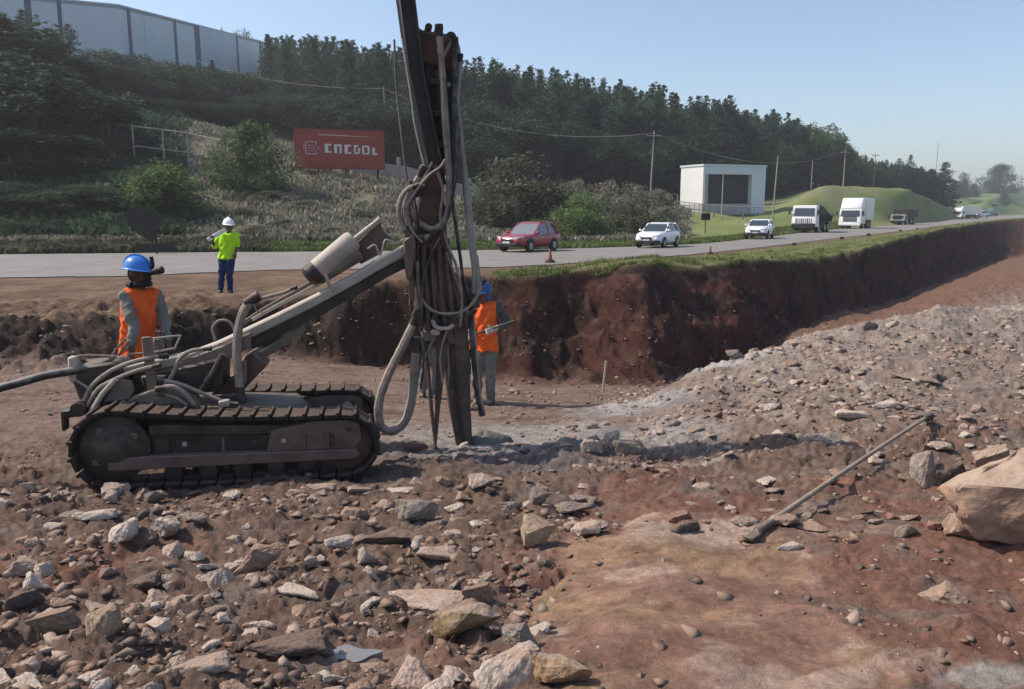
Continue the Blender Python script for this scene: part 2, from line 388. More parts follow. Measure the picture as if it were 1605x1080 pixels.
# pale rock dust blown out of the hole, lying round the foot of the drill and over the toe of the ridge; also soil patches and the painted mast shadow
for (px, py, Y, rx, ry, a, c) in ((860, 690, 8.1, 1.9, 1.0, .85, (.38, .345, .32)), (700, 660, 8.6, 1.6, .7, .6, (.36, .32, .28)), (1130, 575, 11.2, 1.0, .55, .95, (.46, .43, .41)),
                                  (990, 640, 9.9, .9, .7, .9, (.40, .38, .37)), (1060, 650, 9.3, .45, .3, .5, (.22, .21, .205)), (740, 725, 7.3, .9, .28, .5, (.22, .215, .21)), (870, 745, 7.0, .7, .3, .5, (.16, .16, .17)),  # dark greys right of the mast paint its cast shadow into the ground
                                  (1090, 740, 7.0, .55, .10, .9, (.42, .35, .30)), (1280, 715, 7.4, .35, .2, .9, (.48, .42, .34)), (1350, 640, 9.0, .3, .2, .8, (.5, .44, .38)), (1090, 860, 4.9, .55, .25, .95, (.50, .37, .29)), (620, 1020, 3.3, .30, .3, .9, (.30, .17, .13)), (560, 1035, 3.25, .30, .18, .8, (.36, .25, .19)), (1330, 870, 4.8, .5, .1, .6, (.40, .28, .22)),
                                  (1550, 1060, 3.0, .25, .12, .9, (.42, .38, .34)), (500, 735, 6.9, 1.5, .4, .4, (.12, .1, .09))):  # last entry: darker ground along the drill tracks
    col = L3(col, np.array(c), patch(XX, YY, px, py, Y, rx, ry, soft=.6) * a * zn['near'])
WX = XX * .85 + YY * .55; WT = (zn['kk'] - 7) * 2.6
wallc = L3(np.zeros_like(col) + np.array([.088, .038, .029]), np.array([.05, .029, .024]), sstep(-.2, .4, fbm(WX * .7, WT * .9 + 3, 4)))  # dark red soil, deepened further to paint the shade of the face
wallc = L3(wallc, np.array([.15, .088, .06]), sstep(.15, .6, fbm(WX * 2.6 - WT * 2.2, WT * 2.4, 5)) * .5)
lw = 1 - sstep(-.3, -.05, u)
wallc = L3(wallc, np.array([.05, .038, .032]), lw * .8)  # left face darker still: its shade is put into the colour
vine = sstep(.05, .4, fbm(XX * .8 + 2, YY * .8, 3)) * sstep(.30, .36, u) * (1 - sstep(.46, .6, u)) * sstep(7.3, 7.8, zn['kk'])
wallc = L3(wallc, np.array([.035, .045, .018]), vine * .9)
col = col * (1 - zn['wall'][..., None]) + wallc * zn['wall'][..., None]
# floor of the cutting further along
fl = sstep(5.9, 6.3, zn['kk']) * (1 - sstep(6.9, 7.0, zn['kk'])) * sstep(.2, .4, u)
col = L3(col, np.array([.20, .115, .08]), fl)
vz = sstep(7.92, 8.05, zn['kk']) * (1 - sstep(8.95, 9.02, zn['kk']))
vt = np.clip(zn['kk'] - 8, 0, 1)
soilv = L3(np.zeros_like(col) + np.array([.155, .095, .065]), np.array([.22, .15, .10]), sstep(-.3, .5, n1))
grassc = L3(np.zeros_like(col) + np.array([.12, .15, .045]), np.array([.20, .18, .085]), sstep(-.2, .5, n2))
gamt = sstep(-.06, .03, u + .03 * n1) * (1 - sstep(.5, .8, vt + .25 * n2 - .1)) * (.5 + .5 * sstep(.12, .2, u))
edge = sstep(-.2, .0, u) * (1 - sstep(.15, .4, vt))
col = L3(col, soilv * (1 - gamt[..., None]) + grassc * gamt[..., None], vz)
g2 = sstep(10.0, 10.08, zn['kk'])
hill = L3(np.zeros_like(col) + np.array([.18, .22, .07]), np.array([.25, .25, .11]), sstep(-.3, .5, fbm(XX * .12, YY * .12, 4)))
scrub = L3(np.zeros_like(col) + np.array([.12, .12, .07]), np.array([.19, .17, .12]), sstep(-.25, .4, fbm(XX * .5, YY * .5, 4)))
sc_amt = sstep(11.0, 11.4, zn['kk']) * (1 - sstep(.16, .22, u))
hill = hill * (1 - sc_amt[..., None]) + scrub * sc_amt[..., None]
litter = sstep(12.6, 13.4, zn['kk']) * (1 - sstep(.45, .5, u))
hill = L3(hill, np.array([.05, .045, .03]), litter)
hf = sstep(300, 420, YY)
field = L3(np.zeros_like(col) + np.array([.12, .20, .05]), np.array([.20, .22, .09]), sstep(-.2, .3, fbm(XX * .012, YY * .012, 2)))
hill = hill * (1 - hf[..., None]) + field * hf[..., None]
track_ = patch(XX, YY, 1255, 318, 118, 24, 2.2, soft=.5, ang=.75)
hill = L3(hill, np.array([.25, .21, .17]), track_ * .55)
col = col * (1 - g2[..., None]) + hill * g2[..., None]
col *= np.where(zn['far'] > .5, .85, .82)[..., None]
ca = gme.color_attributes.new('soil', 'FLOAT_COLOR', 'POINT')
ca.data.foreach_set('color', np.concatenate([col.reshape(-1, 3), np.ones((ny * nx, 1))], 1).astype(np.float32).ravel())

gm = bpy.data.materials.new('earth'); gm.use_nodes = True; nt = gm.node_tree; N = nt.nodes; Lk = nt.links
b = N['Principled BSDF']; b.inputs['Roughness'].default_value = .95; b.inputs['Specular IOR Level'].default_value = .12
at_n = N.new('ShaderNodeAttribute'); at_n.attribute_name = 'soil'
geo = N.new('ShaderNodeNewGeometry')
def nz(scale, det=8, rough=.7):
    n = N.new('ShaderNodeTexNoise'); n.inputs['Scale'].default_value = scale; n.inputs['Detail'].default_value = det; n.inputs['Roughness'].default_value = rough
    Lk.new(geo.outputs['Position'], n.inputs['Vector']); return n
na = nz(9, 12, .78); nb = nz(1.3, 5); nc = nz(110, 5, .75)
def mrng(src, a, b_, c, d):
    m = N.new('ShaderNodeMapRange'); m.inputs['From Min'].default_value = a; m.inputs['From Max'].default_value = b_; m.inputs['To Min'].default_value = c; m.inputs['To Max'].default_value = d
    Lk.new(src, m.inputs['Value']); return m.outputs[0]
v1 = mrng(na.outputs['Fac'], .32, .68, .5, 1.5); v2 = mrng(nb.outputs['Fac'], .3, .7, .85, 1.15); v3 = mrng(nc.outputs['Fac'], .3, .7, .72, 1.28)
def mulv(a, b_):
    m = N.new('ShaderNodeMath'); m.operation = 'MULTIPLY'; Lk.new(a, m.inputs[0]); Lk.new(b_, m.inputs[1]); return m.outputs[0]
hs = N.new('ShaderNodeHueSaturation'); Lk.new(at_n.outputs['Color'], hs.inputs['Color']); Lk.new(mulv(mulv(v1, v2), v3), hs.inputs['Value'])
Lk.new(hs.outputs[0], b.inputs['Base Color'])
bp = N.new('ShaderNodeBump'); bp.inputs['Strength'].default_value = .9; bp.inputs['Distance'].default_value = .03
mx = N.new('ShaderNodeMath'); mx.operation = 'ADD'; Lk.new(na.outputs['Fac'], mx.inputs[0]); Lk.new(mulv(nc.outputs['Fac'], mrng(nb.outputs['Fac'], 0, 1, .5, .5)), mx.inputs[1])
Lk.new(mx.outputs[0], bp.inputs['Height']); Lk.new(bp.outputs[0], b.inputs['Normal'])
gme.materials.append(gm)
ground = bpy.data.objects.new('ground', gme); C.objects.link(ground); tag(ground, kind='structure')

# ---- the road: a strip of its own along the two edges
ut = np.linspace(U[0], U[-1], 260)
yn = _smooth_u(KY[9], ut); yf = _smooth_u(KY[10], ut)
nacr = 14; rv = []
for i in range(len(ut)):
    a = np.array([ut[i] * yn[i], yn[i]]); c = np.array([ut[i] * yf[i], yf[i]])
    for j in range(nacr):
        t = j / (nacr - 1); p = a + (c - a) * t
        p = p + (np.array([0, fbm(np.array([p[0] * .8]), np.array([3.1]), 3)[0] * .25]) if j in (0, nacr - 1) else 0)
        rv.append((p[0], p[1], ZR + .05 * math.sin(math.pi * t)))
jj = np.arange(len(ut) * nacr).reshape(len(ut), nacr)
rf = np.stack([jj[:-1, :-1], jj[1:, :-1], jj[1:, 1:], jj[:-1, 1:]], -1).reshape(-1, 4)
rme = raw_mesh('road', rv, rf, True)
M_road = mat('weathered_asphalt', (.21, .192, .176), .85, var=.14, scale=.7, bump=.2, bscale=30)
rme.materials.append(M_road); road = bpy.data.objects.new('road', rme); C.objects.link(road); tag(road, kind='structure')
# ================================================================ vegetation
def leaf_arrays(cen, size, rng, up=.35, aspect=.55):
    """one bent two-triangle leaf clump per centre"""
    n = len(cen); d = rng.normal(size=(n, 3)); d[:, 2] += up * np.sign(d[:, 2] + .3); d /= np.linalg.norm(d, axis=1)[:, None]
    a = np.cross(d, rng.normal(size=(n, 3))); a /= np.linalg.norm(a, axis=1)[:, None]; b = np.cross(d, a)
    s = (size if np.ndim(size) else np.full(n, size)) * rng.uniform(.6, 1.35, n); s = s[:, None]
    p = np.stack([cen - a * s * .5, cen + b * s * aspect * .5 + d * s * .12, cen + a * s * .5, cen - b * s * aspect * .5 + d * s * .1], 1)
    return p.reshape(-1, 3)
def leaf_mesh(name, cen, size, rng, **kw):
    V = leaf_arrays(np.asarray(cen, float), size, rng, **kw); return raw_mesh(name, V, np.arange(len(V)).reshape(-1, 4))
def foliage(name, col, dark=.55, scale=.5, objvar=.22, hue=.012):
    m = bpy.data.materials.new(name); m.use_nodes = True; nt = m.node_tree; N = nt.nodes; L = nt.links; b = N['Principled BSDF']
    b.inputs['Roughness'].default_value = .7; b.inputs['Specular IOR Level'].default_value = .15
    geo = N.new('ShaderNodeNewGeometry'); oi = N.new('ShaderNodeObjectInfo')
    n1 = N.new('ShaderNodeTexNoise'); n1.inputs['Scale'].default_value = scale; n1.inputs['Detail'].default_value = 5; L.new(geo.outputs['Position'], n1.inputs['Vector'])
    m1 = N.new('ShaderNodeMapRange'); m1.inputs['From Min'].default_value = .3; m1.inputs['From Max'].default_value = .7; m1.inputs['To Min'].default_value = 1 - dark; m1.inputs['To Max'].default_value = 1 + dark * .7
    L.new(n1.outputs['Fac'], m1.inputs['Value'])
    m2 = N.new('ShaderNodeMapRange'); m2.inputs['To Min'].default_value = 1 - objvar; m2.inputs['To Max'].default_value = 1 + objvar; L.new(oi.outputs['Random'], m2.inputs['Value'])
    m4 = N.new('ShaderNodeMapRange'); m4.inputs['To Min'].default_value = .7; m4.inputs['To Max'].default_value = 1.3; L.new(geo.outputs['Random Per Island'], m4.inputs['Value'])
    mu = N.new('ShaderNodeMath'); mu.operation = 'MULTIPLY'; L.new(m1.outputs[0], mu.inputs[0]); L.new(m2.outputs[0], mu.inputs[1])
    mu2 = N.new('ShaderNodeMath'); mu2.operation = 'MULTIPLY'; L.new(mu.outputs[0], mu2.inputs[0]); L.new(m4.outputs[0], mu2.inputs[1])
    m3 = N.new('ShaderNodeMapRange'); m3.inputs['To Min'].default_value = .5 - hue; m3.inputs['To Max'].default_value = .5 + hue; L.new(geo.outputs['Random Per Island'], m3.inputs['Value'])
    hs = N.new('ShaderNodeHueSaturation'); hs.inputs['Color'].default_value = (*col, 1); L.new(mu2.outputs[0], hs.inputs['Value']); L.new(m3.outputs[0], hs.inputs['Hue'])
    tr = N.new('ShaderNodeBsdfTranslucent'); L.new(hs.outputs[0], tr.inputs['Color']); L.new(hs.outputs[0], b.inputs['Base Color'])
    mx = N.new('ShaderNodeMixShader'); mx.inputs[0].default_value = .32; L.new(b.outputs[0], mx.inputs[1]); L.new(tr.outputs[0], mx.inputs[2])
    L.new(mx.outputs[0], N['Material Output'].inputs['Surface']); return m
F_pine = foliage('dark_conifer_needles', (.044, .078, .046), scale=.25)
F_dark = foliage('dark_broad_leaves', (.048, .075, .042), scale=.4)
F_mid = foliage('mid_green_leaves', (.092, .14, .05), scale=.6)
F_bright = foliage('bright_green_leaves', (.135, .19, .065), scale=.8)
F_olive = foliage('olive_scrub_leaves', (.125, .13, .08), scale=.8)
F_dry = foliage('dry_grey_scrub', (.23, .215, .16), scale=.8)
F_far = foliage('far_tree_leaves', (.042, .07, .045), scale=.2)
F_grass = foliage('grass_blades', (.13, .165, .055), scale=1.2, hue=.02)
M_bark = mat('grey_brown_bark', (.09, .07, .055), .95, scale=3, bump=.5, bscale=12)
M_bark_pale = mat('pale_bark', (.17, .14, .115), .95, scale=3, bump=.4, bscale=12)

def pine_meshes(seed, H=15, R=2.6, n=900, bare=.16, leaf=.58):
    rng = np.random.default_rng(seed); m = MB()
    m.tube([(0, 0, -.5), (.05, 0, H * .4), (0, .05, H * .98)], [H * .016, H * .011, .02], 6)
    cen = []; k = 0; nw = 22
    for w in range(nw):
        t = w / (nw - 1); h = H * (bare + (1 - bare) * t); rr = R * (1 - t) ** .62 * (.55 + .45 * min(1, t * 4)) * rng.uniform(.8, 1.15) + .1
        nb = int(rng.integers(5, 8))
        for q in range(nb):
            a = rng.uniform(0, 2 * math.pi); L_ = rr * rng.uniform(.6, 1.15); tip = np.array([math.cos(a) * L_, math.sin(a) * L_, -.18 * L_ + .1])
            if w % 2 == 0 and t < .85: m.tube([(0, 0, h), tuple(tip * .8 + np.array([0, 0, h]))], [.05, .015], 3, cap=False)
            for s in np.linspace(.25, 1, max(3, int(n / nw / 6.5))):
                cen.append(tip * s + np.array([0, 0, h]) + rng.normal(size=3) * (.16 + .10 * L_ * (1 - s)))
    cen = np.array(cen); hh = cen[:, 2] / H
    return m.mesh('trunk', smooth=60), leaf_mesh('crown', cen, leaf * (1.15 - .65 * np.clip(hh, 0, 1)), rng, up=.6)
def broad_meshes(seed, H=10, R=4, n=3200, leaf=.42, bare=.25, lobes=14, squash=.8, trunkr=.2):
    rng = np.random.default_rng(seed); m = MB(); L_ = []
    top = H * .6
    m.tube([(0, 0, -.4), (rng.normal() * .2, rng.normal() * .2, H * bare), (rng.normal() * .3, 0, top)], [trunkr, trunkr * .8, trunkr * .3], 7)
    for i in range(lobes):
        a = rng.uniform(0, 2 * math.pi); t = rng.uniform(0, 1); h = H * (bare + (.92 - bare) * t); rad = R * (.15 + .75 * math.sin(math.pi * min(1, .18 + t * .82)) ** .8) * rng.uniform(.35, 1)
        c = np.array([math.cos(a) * rad, math.sin(a) * rad, h]); r = R * rng.uniform(.26, .46); L_.append((c, r))
        m.tube([(0, 0, H * bare * .8), tuple(c * .5 + np.array([0, 0, h * .35])), tuple(c)], [trunkr * .5, trunkr * .3, .02], 5, cap=False)
    cen = []
    per = n // lobes
    for c, r in L_:
        d = rng.normal(size=(per, 3)); d /= np.linalg.norm(d, axis=1)[:, None]; q = rng.uniform(.25, 1, per) ** .45
        p = c + d * (r * q * (1 + .25 * np.sin(d[:, 0] * 5 + d[:, 1] * 4)))[:, None] * np.array([1.1, 1.1, squash]); cen.append(p)
    cen = np.concatenate(cen); cen = cen[cen[:, 2] > .05]
    return m.mesh('trunk', smooth=60), leaf_mesh('crown', cen, leaf, rng)
def plant(name, meshes, fol, bark, loc, rz, sc, label, cat, group=None):
    o = thing(name, loc, label, cat, group); o.rotation_euler = (0, 0, rz); o.scale = sc if isinstance(sc, tuple) else (sc,) * 3
    for nm, me, mt in (('trunk', meshes[0], bark), ('crown', meshes[1], fol)):
        if not me.materials: me.materials.append(mt)
        c = bpy.data.objects.new(nm, me); C.objects.link(c); c.parent = o
    return o
def stand(px, Y, sink=.1):
    x = (px - 802.5) / 1270 * Y; return Vector((x, Y, gz(x, Y) - sink))

# ---- the conifer plantation on the hillside: skyline height measured along the ridge
SKY = [(-300, -60), (0, 20), (200, 40), (400, 58), (440, 55), (500, 60), (560, 66), (620, 74), (730, 88), (800, 98), (880, 110), (960, 124), (1060, 143), (1130, 152), (1180, 162), (1240, 184), (1290, 212), (1330, 236), (1370, 252), (1440, 262), (1480, 270)]
def sky_y(px): return float(np.interp(px, [a for a, b in SKY], [b for a, b in SKY]))
PINES = [pine_meshes(s, H=15, R=r, n=n) for s, r, n in ((1, 3.2, 2600), (2, 3.7, 2800), (3, 3.0, 2500), (4, 3.4, 2600), (5, 4.0, 2900))]
for a, b_ in PINES: a.materials.append(M_bark); b_.materials.append(F_pine)
ROUND = [broad_meshes(s, H=15, R=3.6, n=4200, leaf=.5, bare=.12, lobes=16, squash=1.1, trunkr=.22) for s in (81, 82, 83, 84)]
for a, b_ in ROUND: a.materials.append(M_bark); b_.materials.append(F_pine)
LOW = [pine_meshes(s, H=15, R=2.7, n=420, leaf=1.2) for s in (21, 22)]
rngp = np.random.default_rng(77)
spots = []
def forest_front(px): return float(np.interp(px, [380, 420, 560, 700, 860, 1000, 1100, 1200, 1300, 1400, 1480], [150, 128, 98, 100, 108, 112, 118, 140, 168, 185, 205]))
def forest_back(px): return float(np.interp(px, [380, 420, 700, 860, 1000, 1200, 1300, 1480], [215, 215, 215, 205, 195, 205, 215, 240]))
tries = 0
while tries < 9000:
    tries += 1
    px = rngp.uniform(360, 1470); f_, b_ = forest_front(px), forest_back(px); Y = rngp.uniform(f_, b_)
    x = (px - 802.5) / 1270 * Y
    if px < 430 and Y < 205: continue
    dmin = 3.6 if Y < f_ + 25 or Y > b_ - 18 else 4.6
    if all((x - a) ** 2 + (Y - b2) ** 2 > dmin * dmin for a, b2, _ in spots): spots.append((x, Y, px))
def needed_h(px, x, Y):
    zt = at(px, sky_y(px), Y).z; return zt - gz(x, Y)
spots.sort(key=lambda s: s[1] - forest_front(s[2]) if s[1] < forest_front(s[2]) + 30 else 60 + (forest_back(s[2]) - s[1]))
group_f = 'conifers of the plantation on the hillside'
far_pts = []
for i, (x, Y, px) in enumerate(spots):
    hn = needed_h(px, x, Y) * rngp.uniform(.93, 1.03); cap_ = rngp.uniform(12.5, 17.0)
    Hh = max(5.0, min(hn, cap_))
    if i < 285:
        rnd_ = px > 760 and i % 5 < 2; me = ROUND[i % 4] if rnd_ else PINES[i % 5]; k = Hh / 15
        o = plant('broadleaf_tree' if rnd_ else 'pine_tree', me, F_pine, M_bark, (x, Y, gz(x, Y) - .2), rngp.uniform(0, 6.28), (k * rngp.uniform(.95, 1.25), k * rngp.uniform(.95, 1.25), k),
                  'dark round headed tree crowded in the plantation right of the drill mast' if rnd_ else 'dark pointed conifer crowded in the hillside plantation behind the road', 'tree', 'round headed trees of the plantation' if rnd_ else group_f)
    else: far_pts.append((x, Y, Hh))
Vs = []; Fs = []; base = 0
for i, (x, Y, Hh) in enumerate(far_pts):
    for me in LOW[i % 2]:
        n = len(me.vertices); co = np.empty(n * 3); me.vertices.foreach_get('co', co); co = co.reshape(-1, 3) * np.array([Hh / 15 * 1.15, Hh / 15 * 1.15, Hh / 15])
        a = rngp.uniform(0, 6.28); ca_, sa_ = math.cos(a), math.sin(a); co = np.stack([co[:, 0] * ca_ - co[:, 1] * sa_, co[:, 0] * sa_ + co[:, 1] * ca_, co[:, 2]], 1) + np.array([x, Y, gz(x, Y) - .2])
        q = [tuple(p.vertices) for p in me.polygons if len(p.vertices) == 4]; Vs.append(co); Fs.append(np.array(q, dtype=np.int64) + base); base += n
if Vs:
    fme = raw_mesh('forest', np.concatenate(Vs), np.concatenate(Fs)); fme.materials.append(F_pine)
    fo = bpy.data.objects.new('forest', fme); C.objects.link(fo); tag(fo, 'dense inner mass of dark conifers covering the hillside behind the front trees', 'forest', kind='stuff')

# ---- broad trees: dark mass at the left below the warehouse
BROAD = [broad_meshes(s, H=10, R=4.2, n=7000, leaf=.3, lobes=18, bare=.14) for s in (31, 32, 33)]
for a, b_ in BROAD: a.materials.append(M_bark); b_.materials.append(F_dark)
BUSH = [broad_meshes(s, H=3.4, R=2.1, n=9000, leaf=.17, bare=.02, lobes=26, squash=.9, trunkr=.09) for s in (51, 52, 53)]
for a, b_ in BUSH: a.materials.append(M_bark); b_.materials.append(F_bright)
def bushset(f):
    r = [(a.copy(), b.copy()) for a, b in BUSH]
    for a, b in r: b.materials.clear(); b.materials.append(f)
    return r
BU_B, BU_M, BU_O, BU_D = bushset(F_bright), bushset(F_mid), bushset(F_olive), bushset(F_dry)
MIDB = [(a.copy(), b_.copy()) for a, b_ in BROAD]
for a, b_ in MIDB: b_.materials.clear(); b_.materials.append(F_mid)
BRI = [(a.copy(), b_.copy()) for a, b_ in BROAD]
for a, b_ in BRI: b_.materials.clear(); b_.materials.append(F_bright)
def ext(me):
    co = np.empty(len(me.vertices) * 3); me.vertices.foreach_get('co', co); co = co.reshape(-1, 3); return float(np.percentile(co[:, 0], 98) - np.percentile(co[:, 0], 2)), float(np.percentile(co[:, 2], 99.5))
def tree_px(kind, px, ytop, ybase, Y, wpx, label, name='tree', group=None, fol=None, zoff=0, cat='tree'):
    """tree standing on the ground at that bearing and distance, as tall and wide as measured"""
    x = (px - 802.5) / 1270 * Y; z = gz(x, Y) - .15; top = at(px, ytop, Y).z
    Hh = max(.6, top - z); W = wpx / 1250 * Y
    me = kind[int(abs(px * 7 + Y)) % len(kind)]
    return plant(name, me, fol, M_bark, (x, Y, z), rngp.uniform(0, 6.28), (W / (ext(me[1])[0] * .92), W / (ext(me[1])[0] * .92), Hh / ext(me[1])[1]), label, cat, group)
TALL = [(a.copy(), b_.copy()) for a, b_ in ROUND]
for a, b_ in TALL: b_.materials.clear(); b_.materials.append(F_dark)
gl = 'dark broad trees at the left below the warehouse'
ll = 'dark leafy tree merging with its neighbours on the left slope below the warehouse'
for (px, yt, Y, w) in ((-60, 5, 74, 210), (30, 30, 80, 190), (-20, 70, 66, 200), (75, 60, 84, 160), (120, 95, 80, 150), (60, 120, 62, 190), (165, 100, 92, 130), (205, 108, 96, 120), (250, 112, 100, 120),
                       (300, 108, 104, 120), (345, 112, 112, 110), (385, 116, 116, 110), (230, 88, 112, 90), (280, 98, 116, 90), (330, 106, 120, 90), (180, 80, 108, 90), (150, 160, 70, 150), (-40, 170, 56, 200), (40, 205, 55, 170), (-10, 120, 58, 150), (60, 150, 57, 150), (180, 150, 66, 140), (95, 100, 70, 150), (215, 165, 84, 110), (110, 215, 58, 140), (275, 160, 90, 110), (330, 165, 96, 110), (390, 165, 98, 110), (430, 150, 104, 100), (480, 150, 100, 100), (530, 150, 100, 90)):
    tree_px(TALL if w >= 140 else BROAD, px, yt, 0, Y, w * (.8 if w >= 140 else 1), ll, 'broadleaf_tree', gl)
# young spiky pines in front of the warehouse wall
for (px, yt, Y, w) in ((35, 25, 98, 70), (62, 18, 100, 60), (130, 40, 104, 55), (110, 50, 102, 60), (345, 96, 112, 36), (312, 104, 110, 36)):
    x = (px - 802.5) / 1270 * Y; z = gz(x, Y) - .1; Hh = at(px, yt, Y).z - z
    plant('pine_tree', PINES[int(px) % 5], F_pine, M_bark, (x, Y, z), rngp.uniform(0, 6), (w / 1250 * Y / 5.0, w / 1250 * Y / 5.0, Hh / 15), 'slim dark conifer standing up against the pale warehouse wall', 'tree', 'conifers in front of the warehouse')
# lower dark bushes along the left road side
lb = 'grey green roadside bush in the dark thicket left of the road sign'
for (px, yt, Y, w) in ((10, 285, 50, 120), (70, 300, 48, 110), (130, 290, 50, 110), (185, 300, 49, 90), (20, 345, 45, 90), (100, 350, 45, 80), (160, 345, 46, 80), (-60, 320, 47, 120)):
    tree_px(BROAD, px, yt, 0, Y, w, lb, 'bush', 'bushes of the dark roadside thicket', cat='bush')
def named(kind, *a): return tree_px(kind, *a[:5], a[5], a[6] if len(a) > 6 else 'bush', cat='bush')
named(BU_M, 398, 192, 290, 60, 100, 'large rounded green bush left of the red billboard')
named(BU_B, 268, 257, 345, 50, 112, 'bright green rounded bush behind the dark road sign')
OLI = [(a.copy(), b_.copy()) for a, b_ in BROAD]
for a, b_ in OLI: b_.materials.clear(); b_.materials.append(F_olive)
DRY = [(a.copy(), b_.copy()) for a, b_ in BROAD]
for a, b_ in DRY: b_.materials.clear(); b_.materials.append(F_dry)
named(BU_O, 815, 248, 380, 62, 150, 'wide olive bush rising right of the drill mast behind the road')
named(BU_O, 765, 285, 380, 58, 80, 'smaller olive bush between the drill mast and the wide olive bush')
named(BU_B, 905, 303, 380, 56, 92, 'light green bush between the red car and the white pickup')
named(BU_O, 985, 318, 380, 60, 90, 'low olive bush directly behind the white pickup')
named(BU_M, 850, 345, 388, 51, 70, 'low green bush at the roadside just behind the red car')
for (px, yt, Y, w) in ((905, 283, 78, 60), (950, 286, 80, 60), (990, 290, 82, 60), (1030, 298, 82, 56), (880, 290, 72, 60), (1045, 325, 64, 50), (935, 330, 62, 60)):
    tree_px(BU_D, px, yt, 0, Y, w, 'pale dry shrub in the scrub along the wire fence behind the road', 'shrub', 'dry shrubs along the wire fence', cat='shrub')
for (px, yt, Y, w) in ((350, 262, 60, 60), (430, 285, 58, 70), (480, 300, 56, 60), (380, 310, 52, 60), (560, 318, 56, 60), (610, 300, 62, 60), (320, 335, 50, 40), (450, 335, 50, 50), (520, 345, 49, 46), (660, 330, 54, 60), (400, 345, 48, 50), (590, 352, 48, 40)):
    tree_px(BU_D, px, yt + 14, 0, Y, w, 'pale grey dry shrub on the open slope below the red billboard', 'shrub', 'dry shrubs on the slope below the billboard', cat='shrub')
# mid hillside trees between the billboard and the plantation
for (px, yt, Y, w) in ((560, 150, 96, 110), (600, 165, 92, 110), (640, 160, 94, 120), (760, 160, 98, 120), (800, 175, 96, 120), (840, 170, 100, 120), (890, 190, 104, 100), (700, 175, 92, 120), (940, 205, 106, 90), (990, 215, 108, 80), (760, 215, 88, 90), (1050, 215, 112, 70)):
    tree_px(BROAD, px, yt, 0, Y, w, 'dark green tree at the foot of the plantation behind the drill mast', 'broadleaf_tree', 'dark trees at the foot of the plantation')
# lighter trees to the right of the plantation
for (px, yt, Y, w) in ((1140, 222, 140, 46), (1165, 226, 138, 44), (1190, 220, 142, 46), (1215, 218, 146, 44), (1238, 212, 160, 44), (1262, 196, 168, 66), (1288, 198, 172, 66), (1305, 214, 170, 46), (1320, 228, 172, 44), (1345, 245, 178, 44)):
    tree_px(MIDB, px, yt, 0, Y, w, 'rounded mid green tree in the row behind the grass mound', 'broadleaf_tree', 'mid green trees behind the grass mound')
for (px, yt, Y, w) in ((1365, 256, 190, 30), (1385, 252, 192, 30), (1405, 250, 196, 34), (1422, 244, 198, 24), (1440, 262, 200, 30), (1455, 266, 204, 28), (1372, 262, 186, 34), (1395, 262, 188, 34), (1430, 268, 194, 30), (1462, 272, 206, 30)):
    x = (px - 802.5) / 1270 * Y; z = gz(x, Y) - .2; Hh = at(px, yt, Y).z - z
    plant('pine_tree', PINES[int(px) % 5], F_pine, M_bark, (x, Y, z), rngp.uniform(0, 6), (w / 1250 * Y / 4.6, w / 1250 * Y / 4.6, Hh / 15), 'dark conifer in the line running down behind the grass mound', 'tree', 'conifers behind the grass mound')
cy = pine_meshes(61, H=12, R=2.6, n=2600, bare=.02, leaf=.6)
x = (1477 - 802.5) / 1270 * 225; z = gz(x, 225) - .2
plant('cypress_tree', cy, F_pine, M_bark, (x, 225, z), 0, (2.1, 2.1, (at(1477, 256, 225).z - z) / 12), 'tall dark pointed cypress at the right end of the tree line', 'tree')
BF = bushset(F_far)
tree_px(BF, 1565, 258, 0, 480, 46, 'large rounded far tree standing above the fields at the right edge', 'broadleaf_tree')
tree_px(BF, 1507, 272, 0, 420, 24, 'far rounded tree directly right of the pointed cypress', 'broadleaf_tree')
for (px, yt, Y, w) in ((1525, 288, 460, 16), (1500, 292, 400, 20), (1574, 302, 420, 14), (1538, 318, 380, 26), (1556, 320, 370, 26)):
    tree_px(BF, px, yt, 0, Y, w, 'small far tree or hedge clump between the fields beyond the traffic', 'broadleaf_tree', 'small far trees between the fields')
hb = [broad_meshes(s, H=10, R=4.6, n=700, leaf=1.1) for s in (71, 72)]
for a, b_ in hb: a.materials.append(M_bark); b_.materials.append(F_far)
hv = []; hf_ = []; base = 0
for i in range(60):
    px = 1490 + i * 5.5; Y = 1150 + 60 * math.sin(i * 1.7); x = (px - 802.5) / 1270 * Y; me = hb[i % 2][1]
    n = len(me.vertices); co = np.empty(n * 3); me.vertices.foreach_get('co', co); co = co.reshape(-1, 3) * np.array([1.1, 1.1, .75 + .3 * math.sin(i * 2.3)]) + np.array([x, Y, gz(x, Y) - 1]); hv.append(co)
    hf_.append(np.arange(n).reshape(-1, 4) + base); base += n
hm = raw_mesh('far_wood', np.concatenate(hv), np.concatenate(hf_)); hm.materials.append(F_far); ho = bpy.data.objects.new('far_wood', hm); C.objects.link(ho); tag(ho, 'far belt of blue green woodland along the skyline at the right', 'wood', kind='stuff')

